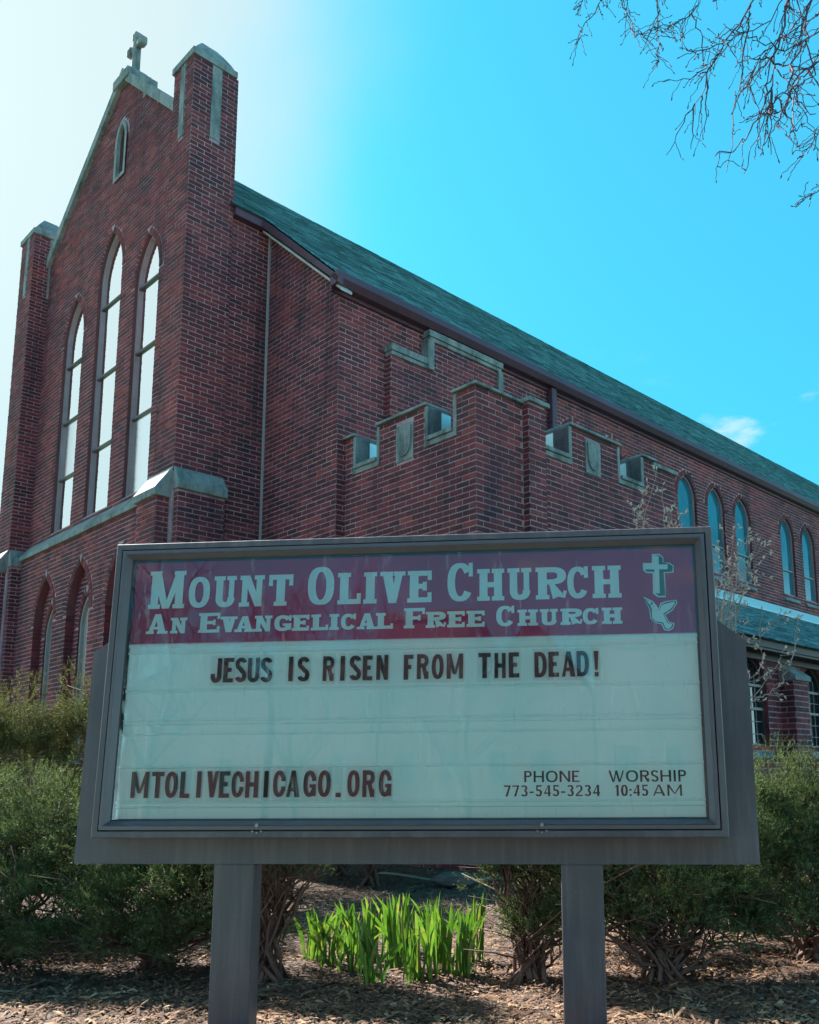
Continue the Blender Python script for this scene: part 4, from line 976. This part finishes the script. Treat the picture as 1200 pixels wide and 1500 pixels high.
# ------------------------------------------------------------------ vegetation
def needles(blobs, n, nl=.02, nw=.0026, per=14, sl=.075, up_bias=.5, shell=.45, seed=1, thin=None):
    """sprigs of needles through the shells of ellipsoid blobs"""
    r = np.random.default_rng(seed)
    w = np.array([b_[3]*b_[4]*b_[5] for b_ in blobs])**.67; w /= w.sum()
    idx = r.choice(len(blobs), n, p=w); B_ = np.array(blobs)[idx]
    d = r.normal(size=(n, 3)); d /= np.linalg.norm(d, axis=1)[:, None]; d[:, 2] = np.where(d[:, 2] < -.3, d[:, 2]*-.6, d[:, 2])
    rad = 1-shell*r.random(n)**1.6
    ph = r.random(3)*10
    lump = 1+.13*np.sin(d[:, 0]*7+ph[0]+B_[:, 0]*9)*np.sin(d[:, 1]*6+ph[1])+.10*np.sin(d[:, 2]*9+ph[2]+d[:, 0]*5+B_[:, 1]*7)
    nr = np.array([noise.noise(Vector(q)*2.1+Vector((seed, 0, 0))) for q in d*1.3+B_[:, :3]*1.7]); lump = lump*(1+.38*nr); stray = r.random(n) < .05; lump = np.where(stray, lump*(1.06+.18*r.random(n)), lump)
    c = B_[:, :3]+d*B_[:, 3:6]*(rad*lump)[:, None]
    keep = c[:, 2] > .04
    if thin is not None: keep &= (r.random(n) < thin(c))
    # leave gaps so that the crown reads as clumps
    nn = np.array([noise.noise(Vector(p)*6.0) for p in c]); keep &= (nn > -.10) | (r.random(n) < .13)
    c, d = c[keep], d[keep]; n = len(c)
    s = d+r.normal(size=(n, 3))*.45; s[:, 2] += up_bias; s /= np.linalg.norm(s, axis=1)[:, None]
    a = np.cross(s, r.normal(size=(n, 3))); a /= np.linalg.norm(a, axis=1)[:, None]; b2 = np.cross(s, a)
    L = sl*(.6+.8*r.random(n)); V = []
    sc_ = .75+.5*r.random(n)
    for k in range(per):
        t_ = (k+.5)/per; th = k*2.4
        rd = a*np.cos(th)+b2*np.sin(th); dr = s*.75+rd*.8; dr /= np.linalg.norm(dr, axis=1)[:, None]
        o = c+s*(L*t_)[:, None]; side = np.cross(dr, s+.01); side /= (np.linalg.norm(side, axis=1)[:, None]+1e-9)
        ln = (nl*(1-.35*t_)*sc_)[:, None]
        V.append(np.stack([o-side*nw/2, o+side*nw/2, o+dr*ln], 1))
    o = c; e = c+s*L[:, None]; sd = np.cross(s, a); V.append(np.stack([o-sd*.0012, o+sd*.0012, e], 1))
    V = np.stack(V, 1).reshape(-1, 3); return V, np.arange(len(V)).reshape(-1, 3)
def stems(mb, base, blobs, n, r0_=.0125, seed=3, spread=.12, fork=7):
    rr = random.Random(seed)
    for i in range(n):
        bl = rr.choice(blobs); tgt = Vector(bl[:3])+Vector((rr.uniform(-.8, .8)*bl[3], rr.uniform(-.8, .8)*bl[4], rr.uniform(-.3, .75)*bl[5]))
        p = Vector(base)+Vector((rr.uniform(-spread, spread), rr.uniform(-spread, spread), -.03)); pts = [p.copy()]; k = 8
        for j in range(1, k+1):
            t_ = j/k; q = Vector(base).lerp(tgt, t_); q.z = base[2]+(tgt.z-base[2])*t_**.85
            q += Vector((rr.gauss(0, .022), rr.gauss(0, .022), rr.gauss(0, .012))); pts.append(q)
        rd = r0_*rr.uniform(.6, 1.2); mb.tube(pts, [rd*(1-.8*j/k) for j in range(k+1)], 6)
        for f_ in range(fork):
            s_ = pts[rr.randint(3, k)]; e = s_+Vector((rr.gauss(0, .12), rr.gauss(0, .12), rr.uniform(.0, .2))); mid = s_.lerp(e, .5)+Vector((rr.gauss(0, .02), rr.gauss(0, .02), .01))
            mb.tube([s_, mid, e], [rd*.4, rd*.28, rd*.12], 4)
def shrub(name, label, base, blobs, n, m, nst, seed, group=None, thin=None, **kw):
    e = empty(name, (base[0], base[1], 0)); tag(e, label, 'shrub', group)
    inv = np.array([base[0], base[1], 0])
    V, F = needles(blobs, n, seed=seed, thin=thin, **kw); obj_from_arrays('foliage', V-inv, F, m, e)
    mb = MB(); stems(mb, (0, 0, 0), [(b_[0]-base[0], b_[1]-base[1], *b_[2:]) for b_ in blobs], nst, seed=seed)
    mb.build('stems', MT['yewbark'], e, smooth=True)
low_thin = lambda zc, w: (lambda c: np.clip((c[:, 2]-zc)/w, .10, 1))
K1 = dict(nl=.021, nw=.0042, per=9, sl=.055)
shrub('yew_shrub', 'green topped yew shrub at the left edge in front of the taller juniper', (-2.75, 5.15), [(-3.0, 5.25, .64, .55, .45, .40), (-2.5, 5.15, .62, .45, .42, .38), (-2.8, 4.95, .40, .6, .34, .32), (-2.35, 4.75, .30, .40, .30, .26), (-3.2, 4.8, .22, .5, .3, .2), (-2.7, 4.75, .16, .5, .25, .15), (-2.9, 5.75, .30, .7, .35, .3)], 29000, MT['yew'], 34, 21, thin=low_thin(.0, .15), **K1)
shrub('yew_shrub', 'shaded yew shrub under the left half of the sign', (-1.80, 4.95), [(-2.05, 5.0, .60, .42, .40, .38), (-1.6, 5.0, .55, .36, .38, .38), (-1.8, 4.70, .34, .50, .32, .26), (-1.42, 4.58, .34, .28, .26, .28), (-1.95, 4.62, .18, .45, .25, .16), (-1.5, 4.75, .15, .4, .3, .14), (-2.0, 5.6, .28, .6, .3, .28)], 26000, MT['yew'], 46, 22, thin=low_thin(.0, .15), **K1)
shrub('yew_shrub', 'open twiggy yew shrub just right of the left sign post', (-1.12, 4.55), [(-1.22, 4.70, .56, .30, .3, .30), (-1.0, 4.62, .66, .30, .25, .24)], 10000, MT['yew'], 34, 23, thin=low_thin(.30, .3), **K1)
shrub('yew_shrub', 'dark yew shrub with bare lower stems left of the right sign post', (.14, 4.48), [(.18, 4.65, .50, .30, .28, .30), (.08, 4.7, .70, .34, .28, .26), (.24, 4.5, .24, .24, .22, .18)], 13000, MT['yew'], 36, 24, thin=low_thin(.08, .35), **K1)
shrub('yew_shrub', 'broad yew shrub on forked trunks behind the right sign post', (.80, 4.40), [(.55, 4.65, .60, .42, .36, .36), (1.12, 4.7, .60, .42, .36, .38), (.85, 4.48, .36, .46, .28, .24), (.48, 4.42, .28, .26, .22, .22), (1.05, 4.5, .22, .36, .26, .18), (.7, 5.3, .28, .55, .3, .28)], 26000, MT['yew'], 54, 25, thin=low_thin(.02, .25), **K1)
shrub('yew_shrub', 'bright green topped yew shrub right of the sign', (1.60, 4.85), [(1.45, 4.90, .66, .42, .40, .38), (1.95, 5.0, .70, .50, .42, .38), (1.70, 4.68, .42, .46, .32, .30), (1.45, 4.55, .24, .36, .24, .18), (2.0, 4.7, .28, .4, .28, .22), (1.6, 5.5, .30, .6, .3, .28)], 26000, MT['yew'], 44, 26, thin=low_thin(.04, .25), **K1)
shrub('yew_shrub', 'yew shrub at the right edge below the wing windows', (2.65, 5.5), [(2.5, 5.5, .62, .55, .45, .42), (3.1, 5.6, .66, .5, .45, .40)], 16000, MT['yew'], 24, 27, thin=low_thin(.2, .3), **K1)
K2 = dict(nl=.028, nw=.0048, per=10, sl=.085, up_bias=.4)
shrub('juniper_shrub', 'tall yellow green juniper at the left edge below the blind arches', (-4.0, 7.1), [(-4.45, 7.1, 1.2, .65, .6, .62), (-3.80, 7.0, 1.12, .50, .5, .56), (-4.2, 6.8, .8, .8, .5, .4)], 22000, MT['juniper'], 14, 31, thin=low_thin(.35, .4), **K2)
shrub('juniper_shrub', 'yellow green juniper partly hidden behind the left edge of the sign', (-3.0, 7.3), [(-3.10, 7.3, 1.2, .55, .55, .58), (-2.6, 7.4, 1.05, .5, .5, .5), (-3.0, 7.0, .75, .6, .45, .38)], 17000, MT['juniper'], 12, 32, thin=low_thin(.35, .4), **K2)

shrub('juniper_shrub', 'low juniper added behind the left post of the sign to shade the mulch', (-1.75, 7.5), [(-1.75, 7.5, .9, .55, .5, .6), (-1.6, 7.3, .5, .6, .45, .4)], 9000, MT['juniper'], 14, 33, thin=low_thin(.1, .4), **K2)  # added to throw shade on the mulch behind the daffodils
shrub('juniper_shrub', 'low juniper against the church behind the daffodils', (-1.15, 8.35), [(-1.2, 8.35, .85, .5, .45, .6), (-1.0, 8.2, .45, .5, .4, .36)], 8000, MT['juniper'], 14, 34, thin=low_thin(.1, .4), **K2)
shrub('juniper_shrub', 'unseen broad juniper added behind the sign to shade the mulch', (-2.4, 8.9), [(-2.4, 8.9, 1.25, .7, .6, .8), (-2.3, 8.6, .6, .8, .5, .5)], 9000, MT['juniper'], 12, 35, thin=low_thin(.1, .4), **K2)  # shade caster added out of sight, darkens the ground behind the daffodils
shrub('juniper_shrub', 'unseen juniper added beside the porch corner to shade the mulch', (-1.55, 9.25), [(-1.55, 9.25, 1.1, .55, .5, .75), (-1.5, 9.1, .5, .6, .45, .45)], 7000, MT['juniper'], 12, 36, thin=low_thin(.1, .4), **K2)  # another added sun blocker for the middle ground, unseen behind the sign

# ---- daffodil shoots
def leaf_mesh(L, w, bend, seed):
    rr = random.Random(seed); mb = MB(); k = 7; tw = rr.uniform(-.5, .5)
    rows = []
    for j in range(k+1):
        t_ = j/k; ww = w*(.55+.9*t_-.25*t_*t_)*(1 if t_ < .75 else max(.04, (1-t_)/.25)**.7); x = bend*t_**2.2*L; z = L*t_*(1-.12*abs(bend)*t_); a = tw*t_
        fold = ww*.22
        rows.append([(x-math.cos(a)*ww/2, -math.sin(a)*ww/2, z), (x+math.sin(a)*fold, -math.cos(a)*fold, z), (x+math.cos(a)*ww/2, math.sin(a)*ww/2, z)])
    b0 = 0
    for r_ in rows: mb.v += r_
    for j in range(k):
        for i in range(2): mb.f.append((j*3+i, j*3+i+1, j*3+i+4, j*3+i+3)); mb.mi.append(0)
    me = bpy.data.meshes.new('leaf'); me.from_pydata(mb.v, [], mb.f); me.materials.append(MT['iris']); me.polygons.foreach_set('use_smooth', [True]*len(me.polygons)); return me
LM = [leaf_mesh(.37, .020, b_, i) for i, b_ in enumerate((.03, .08, .15, .26, -.06, .4, .02, .11))]
CL = [(-.62, 4.38, 13, 1.0, 'foremost clump of daffodil leaves standing in the sunlit mulch'), (-.36, 4.44, 11, 1.0, 'front clump of daffodil leaves right of the foremost one'), (-.10, 4.5, 13, 1.02, 'tall front clump of daffodil leaves beside the dark yew'), (-.24, 4.60, 12, 1.08, 'clump of upright daffodil leaves in the right part of the patch'),
      (-.50, 4.72, 12, 1.08, 'clump of daffodil leaves in the middle of the patch'), (-.06, 4.80, 12, 1.05, 'clump of daffodil leaves at the right back of the patch'), (-.78, 4.66, 9, .8, 'short clump of daffodil leaves left of the middle'), (-.30, 4.92, 11, 1.05, 'clump of daffodil leaves at the back of the patch'),
      (-.70, 4.95, 10, 1.0, 'clump of daffodil leaves behind the short one'), (-.95, 4.80, 9, .85, 'clump of daffodil leaves behind the twiggy yew'), (-1.08, 4.98, 8, .85, 'leftmost clump of daffodil leaves half hidden by yew stems'), (-.88, 5.1, 9, .9, 'daffodil leaves at the left back of the patch'), (-.52, 5.1, 10, .95, 'rearmost clump of daffodil leaves in the middle')]
rr = random.Random(5)
for (x, y, n, sc_, lab) in CL:
    x = -.48+(x+.48)*.84; y = y+.06; sc_ *= .90
    e = empty('daffodil_clump', (x, y, gh(x, y))); tag(e, lab, 'plant', 'clumps of daffodil leaves in the mulch')
    for i in range(int(n*1.7)):
        o = bpy.data.objects.new('leaf', rr.choice(LM)); COL.objects.link(o); o.parent = e
        a = rr.uniform(0, 2*PI); d = rr.uniform(.0, .075); o.location = (d*math.cos(a), d*math.sin(a), -.01)
        o.rotation_euler = (rr.gauss(0, .07), rr.gauss(0, .07), rr.uniform(0, 2*PI)); s_ = sc_*rr.uniform(.68, 1.06); o.scale = (rr.uniform(.9, 1.25), 1, s_)

# ---- bark chips (joined, uncountable)
r = np.random.default_rng(5); NCH = 46000
y = 3.3+(10.2-3.3)*r.random(NCH)**1.7; x = (-.62+1.1*r.random(NCH))*y*1.0; x = np.where(r.random(NCH) < .1, x*1.3, x)
z = np.array([gh(a, b_) for a, b_ in zip(x, y)])+.004+.012*r.random(NCH)
L = .008+.075*r.random(NCH)**3.2; w = .004+.018*r.random(NCH)**2.2; th = r.random(NCH)*2*PI
t1 = np.stack([np.cos(th), np.sin(th), r.normal(0, .28, NCH)], 1)*L[:, None]/2; t2 = np.stack([-np.sin(th), np.cos(th), r.normal(0, .28, NCH)], 1)*w[:, None]/2
c = np.stack([x, y, z], 1); upv = np.array([0, 0, .004]); ms = r.normal(0, .2, (NCH, 1))
V = np.stack([c-t1-t2*.6, c+t1-t2, c+t1*.9+t2, c-t1+t2*.8, c+upv*1.3], 1).reshape(-1, 3)
i = np.arange(NCH)*5; F = np.concatenate([np.stack([i, i+1, i+4], 1), np.stack([i+1, i+2, i+4], 1), np.stack([i+2, i+3, i+4], 1), np.stack([i+3, i, i+4], 1)])
obj_from_arrays('bark_chips', V, F, MT['chip'], kind='stuff', label='pale wood and bark chips strewn over the planting bed', cat='mulch')

# ---- hose and stone behind the daffodils
mb = MB(); pts = []
for i in range(26):
    t_ = i/25; pts.append((-1.15+1.1*t_, 9.0-.6*math.sin(t_*2.6)-.2*t_, .045+.02*math.sin(t_*6)))
mb.tube(pts, .012, 8); o = mb.build('garden_hose', MT['hose'], smooth=True); tag(o, 'thin pale green garden hose lying on the mulch behind the daffodils', 'hose')
mb = MB(); rr = random.Random(3); ring_ = []
for j in range(7):
    t_ = j/6*PI
    for i in range(10):
        a = 2*PI*i/10; rad = (.15*math.sin(t_)+.004)*(1+rr.uniform(-.12, .12)); mb.v.append((rad*math.cos(a)*1.25, rad*math.sin(a), .07*math.cos(t_)+.04))
for j in range(6):
    for i in range(10): mb.f.append((j*10+i, j*10+(i+1) % 10, (j+1)*10+(i+1) % 10, (j+1)*10+i)); mb.mi.append(0)
o = mb.build('rock', MT['rock']); o.location = (-.38, 8.2, .02); tag(o, 'flat grey brown stone lying at the end of the garden hose', 'rock')

# ---- pale budding twigs of the shrub behind the sign
def at(px, py, D):
    d = fw+rt*((px-721.45)/1310.2)+up*((913.73-py)/1310.2); d = d/math.hypot(d.x, d.y); return Vector((0, 0, H_EYE))+d*D
TW = empty('magnolia_shrub', (2.15, 6.5, 0)); tag(TW, 'bare magnolia with pale budding twigs between the sign and the low wing', 'shrub')
base = Vector((2.15, 6.5, 0)); mbT = MB(); mbB = MB(); rr = random.Random(9)
def bud(p, d, L=.028, w=.006):
    d = d.normalized(); mbB.tube([p, p+d*L*.35, p+d*L*.75, p+d*L], [w*.35, w, w*.7, w*.1], 5, cap=False)
def twig(path, r_a, r_b, sub=5, blen=.16, buds=1):
    n = len(path); P_ = []
    for i in range(n-1):
        for k in range(4): P_.append(path[i].lerp(path[i+1], k/4)+Vector((rr.gauss(0, .006), rr.gauss(0, .006), rr.gauss(0, .006))))
    P_.append(path[-1]); m = len(P_); mbT.tube([p-base for p in P_], [.7*(r_a+(r_b-r_a)*i/(m-1)) for i in range(m)], 5)
    for s_ in range(sub):
        i = rr.randint(m//4, m-2); p = P_[i]; d = (P_[min(i+2, m-1)]-P_[i]).normalized()+Vector((rr.gauss(0, .55), rr.gauss(0, .55), rr.gauss(.25, .5)))
        d.normalize(); L = blen*rr.uniform(.5, 1.4); e = p+d*L; mid = p+d*L*.5+Vector((rr.gauss(0, .012), rr.gauss(0, .012), rr.gauss(0, .012)))
        mbT.tube([q-base for q in (p, mid, e)], [r_b*.8, r_b*.65, r_b*.45], 4)
        for k in range(rr.randint(1, 4)): bud(e-base-d*rr.uniform(0, .06), d+Vector((rr.gauss(0, .6), rr.gauss(0, .6), rr.gauss(0, .6))))
    if buds: bud(P_[-1]-base, P_[-1]-P_[-2]); bud(P_[-1]-base, P_[-1]-P_[-2]+Vector((rr.gauss(0, .05), 0, .03)))
def tr(pxs, D, r_a=.006, r_b=.0025, **k): twig([at(x_, y_, D_) for (x_, y_), D_ in zip(pxs, [D+rr.uniform(-.1, .1) for _ in pxs])], r_a, r_b, **k)
root = [base, Vector((2.1, 6.45, .35)), at(1085, 1110, 6.5)]
twig(root, .022, .012, sub=0, buds=0)
tr([(1085, 1110), (1094, 1050), (1102, 1028), (1122, 1018), (1142, 1003), (1158, 975), (1165, 945), (1170, 905)], 6.4, .010, .003, sub=9, blen=.12)
tr([(1102, 1028), (1110, 1012), (1128, 990), (1142, 968), (1150, 950)], 6.4, .005, .0025, sub=6, blen=.12)
tr([(1085, 1070), (1090, 1000), (1112, 985), (1118, 962), (1112, 945), (1113, 925), (1116, 893)], 6.5, .006, .002, sub=8, blen=.12)
tr([(1085, 1005), (1105, 996), (1128, 984)], 6.5, .004, .002, sub=4)
tr([(1070, 960), (1074, 930), (1084, 925), (1095, 938)], 6.5, .004, .002, sub=5)
tr([(1112, 938), (1128, 915), (1145, 905), (1155, 898)], 6.5, .004, .002, sub=5)
for k in range(13):
    x_ = rr.uniform(1048, 1085); tx = x_+rr.uniform(-12, 38); tr([(x_-10, 960), (x_-4, 915), (x_+rr.uniform(-8, 10), 870), (x_+rr.uniform(-6, 16), 835), (tx, rr.uniform(775, 850))], 6.3, .006, .002, sub=7, blen=.15)
for (x_, xt, yt) in ((925, 948, 705), (938, 925, 740), (935, 962, 688), (975, 968, 720), (985, 985, 742), (990, 978, 750), (960, 940, 752), (1000, 992, 745)): tr([(x_, 860), (x_+3, 800), ((x_+xt)/2, (790+yt)/2), (xt, yt)], 6.6, .005, .0018, sub=7, blen=.11)
mbT.build('twigs', MT['twigpale'], TW, smooth=True); mbB.build('buds', MT['bud'], TW, smooth=True, kind='stuff')

# ---- bare tree whose drooping branches enter at the top right
def bare_tree(name, label, base, limbs, seed, rad, mat_, depth=3, group=None, gl=None):
    e = empty(name, base); tag(e, label, 'tree', group); tk = MB(); br = MB(); r_ = random.Random(seed); B0 = Vector(base)
    return e, tk, br, r_, B0
TB = (4.9, 3.2, 0)
e, tk, br, r_, B0 = bare_tree('bare_tree', 'bare dark twigged tree hanging into the top right corner', TB, None, 4, .2, None)
tk.tube([(0, 0, -.1), (.05, .05, 1.2), (-.02, .1, 2.6), (-.1, .15, 4.0), (-.2, .3, 5.6)], [.21, .17, .15, .13, .09], 12)
bd = MB()
def wig(p0, p1, k, amp): 
    o = []
    for j in range(k+1):
        t_ = j/k; q = p0.lerp(p1, t_)
        if 0 < j < k: q = q+Vector((r_.gauss(0, amp), r_.gauss(0, amp), r_.gauss(0, amp)))
        o.append(q)
    return o
def branch(path, ra, rb, lvl, blen):
    P_ = []
    for i in range(len(path)-1):
        seg = wig(path[i], path[i+1], 4, .004+.004*lvl); P_ += seg[:-1]
    P_.append(path[-1]); m = len(P_); br.tube([p-B0 for p in P_], [ra+(rb-ra)*i/(m-1) for i in range(m)], 5 if lvl > 1 else 4, cap=False)
    if lvl <= 0:
        d = (P_[-1]-P_[-2]).normalized(); q = P_[-1]-B0; bd.tube([q-d*.004, q+d*.008, q+d*.020], [.002, .0045, .001], 4, cap=False); return
    total = sum((P_[i+1]-P_[i]).length for i in range(m-1)); cnt = max(2, int(total/(.12 if lvl == 1 else .20)))
    for s_ in range(cnt):
        i = int(m*(.12+.86*(s_+r_.random())/cnt)); i = min(i, m-2); p = P_[i]; d = (P_[i+1]-P_[i]).normalized()
        dd = (d*.9+Vector((r_.gauss(0, .6), r_.gauss(0, .6), r_.gauss(-.18, .5)))).normalized(); L = blen*r_.uniform(.45, 1.25)
        mid = p+dd*L*.5+Vector((0, 0, -.05*L)); branch([p, mid, p+dd*L+Vector((0, 0, -.18*L))], max(rb*.9, ra*.42), max(.0021, rb*.62), lvl-1, blen*.5)
top = B0+Vector((-.15, .25, 5.2))
LMB = [([(1240, -260), (1190, -120), (1145, -40), (1100, 5), (1062, 60), (1035, 110), (1018, 168)], 5.2, .011, 2, .26),
       ([(1230, -200), (1170, -60), (1154, 0), (1140, 70), (1132, 110), (1124, 160)], 4.9, .013, 2, .26),
       ([(1124, 160), (1100, 190), (1075, 222), (1050, 225)], 4.9, .005, 1, .14), ([(1100, 20), (1092, 60), (1086, 115), (1074, 180), (1064, 252)], 5.1, .005, 1, .12),
       ([(1240, -160), (1200, -40), (1180, 30), (1172, 75), (1160, 130), (1135, 150)], 4.6, .011, 2, .24),
       ([(1300, -80), (1235, 20), (1200, 90), (1170, 110), (1140, 165), (1125, 165)], 4.7, .009, 2, .24),
       ([(1180, 60), (1195, 110), (1165, 130), (1163, 185), (1158, 195), (1180, 180)], 4.7, .004, 1, .12), ([(1240, 150), (1205, 180), (1190, 210), (1168, 232)], 4.8, .004, 1, .12), ([(1240, 240), (1205, 275), (1175, 292)], 4.9, .004, 1, .1),
       ([(1060, -180), (990, -70), (964, -10), (963, 30), (966, 62), (962, 98)], 5.6, .006, 1, .16), ([(1000, -120), (930, -40), (912, 5), (926, 32), (930, 55), (955, 42), (962, 30)], 5.7, .006, 1, .15),
       ([(960, -120), (905, -50), (880, 0), (858, 32), (843, 65)], 5.8, .005, 1, .14), ([(900, -90), (862, -20), (845, 12)], 5.8, .004, 1, .12), ([(1100, -120), (1040, -40), (1012, 22), (990, 35), (978, 40)], 5.3, .006, 1, .16), ([(1012, 20), (1026, 45), (1030, 90), (1035, 100), (1012, 116), (972, 120)], 5.3, .004, 1, .12),
       ([(1205, -80), (1130, 30), (1075, 55), (1050, 65), (1020, 75), (1005, 72)], 5.0, .005, 1, .14), ([(1210, 40), (1150, 75), (1110, 60), (1085, 48), (1060, 35)], 5.0, .005, 1, .14), ([(1260, -60), (1200, 20), (1155, 50), (1120, 75), (1100, 110), (1095, 135)], 4.8, .006, 1, .16)]
for pxs, D, ra, lvl, bl in LMB:
    path = [at(x_, y_, D+.25*math.sin(i)) for i, (x_, y_) in enumerate(pxs)]
    if pxs[0][1] < -50 or pxs[0][0] > 1230: path = [top+Vector((0, 0, .3)), top.lerp(path[0], .6)+Vector((0, 0, .35))]+path
    branch(path, ra*1.05, .0025, lvl, bl)
tk.build('trunk', MT['bark'], e, smooth=True); br.build('branches', MT['twigdark'], e); bd.build('buds', MT['twigdark'], e, kind='stuff')

# ------------------------------------------------------------------ across the street (seen only mirrored in glass)
def house(x, y, w, d, h, rh, gable_front, label, m=None):
    e = empty('house', (x, y, 0)); tag(e, label, 'house')
    mb = MB(); mb.box(-w/2, w/2, -d, 0, 0, h); mb.build('wall', m or MT['redbrick_far'], e)
    mb = MB()
    if gable_front: mb.poly([(-w/2-.3, .3, h-.1), (0, .3, h+rh), (0, -d, h+rh), (-w/2-.3, -d, h-.1)]); mb.poly([(w/2+.3, .3, h-.1), (0, .3, h+rh), (0, -d, h+rh), (w/2+.3, -d, h-.1)]); g = MB(); g.poly([(-w/2, .01, h), (w/2, .01, h), (0, .01, h+rh-.2)]); g.build('gable', m or MT['redbrick_far'], e)
    else: mb.box(-w/2-.15, w/2+.15, -d, .15, h, h+.3)
    mb.build('roof', MT['roof_far'], e)
    for zz in (1.2, 4.0):
        if zz+1.5 > h: continue
        for xx in np.arange(-w/2+1.1, w/2-.5, 2.0):
            f_ = MB(); f_.box(xx-.5, xx+.5, .0, .05, zz, zz+1.5); wi = f_.build('window', MT['white_far'], e); g = MB(); g.poly([(xx-.42, .06, zz+.08), (xx+.42, .06, zz+.08), (xx+.42, .06, zz+1.42), (xx-.42, .06, zz+1.42)]); g.build('pane', MT['nightglass'], wi)
house(-9.0, -30, 3.8, 10, 11.3, 0, False, 'narrow taller flat roofed brick building across the street')
house(-4.3, -30, 5.2, 10, 7.6, 3.4, True, 'tall narrow brick house with a front gable across the street')
house(-13.4, -30, 4.8, 10, 9.7, 0, False, 'flat roofed brick two flat left of the narrow taller one across the street')
house(-19.5, -30, 6.8, 10, 8.2, 2.4, True, 'gabled brick house farthest left along the row across the street')
house(.6, -30, 4.4, 10, 9.6, 0, False, 'flat roofed brick two flat right of the tall gabled house across the street')
house(5.4, -30, 4.8, 10, 9.9, 0, False, 'second flat roofed two flat right of the tall gabled house across the street')
house(11.2, -30, 6.2, 10, 8.0, 2.6, True, 'gabled brick house right of the pair of two flats across the street')
house(18.5, -30, 7.6, 10, 9.4, 0, False, 'wide flat roofed brick building at the right end of the row across the street')
def street_tree(x, y, hgt, seed, label):
    e = empty('street_tree', (x, y, -.1)); tag(e, label, 'tree', 'bare street trees'); rq = random.Random(seed); tk = MB(); bb = MB()
    tk.tube([(0, 0, 0), (.05, 0, hgt*.15), (0, .08, hgt*.3)], [.2, .16, .13], 10)
    def rec(p, d, L, r0_, lvl):
        q = p+d*L*.5+Vector((rq.gauss(0, .05), rq.gauss(0, .05), 0))*L; e_ = p+d*L
        bb.tube([p, q, e_], [r0_, r0_*.8, r0_*.6], 5 if lvl > 2 else 3, cap=False)
        if lvl == 0: return
        for k in range(3 if lvl > 1 else 4):
            nd_ = (d+Vector((rq.gauss(0, .5), rq.gauss(0, .5), rq.gauss(.1, .35)))).normalized(); rec(e_ if k < 2 else q, nd_, L*rq.uniform(.6, .85), r0_*.6, lvl-1)
    for k in range(5):
        a = k*1.26+rq.random(); rec(Vector((0, .08, hgt*.3)), Vector((math.cos(a)*.6, math.sin(a)*.6, .8)).normalized(), hgt*.2, .09, 5)
    tk.build('trunk', MT['bark'], e, smooth=True); bb.build('crown', MT['bark'], e, kind='stuff')
for i, (x, y, h_, lab) in enumerate(((-9.5, -17.5, 11, 'bare parkway tree nearest the camera on the left'), (4.6, -19.5, 10.5, 'bare parkway tree nearest the camera on the right'), (-12.5, -14.8, 11, 'bare parkway tree farther left along the kerb'), (10.5, -21.5, 9, 'bare tree in front of the right gabled house across the street'), (-5.6, -22, 11, 'bare tree in front of the flat roofed two flat'))):
    street_tree(x, y, h_, 40+i, lab)
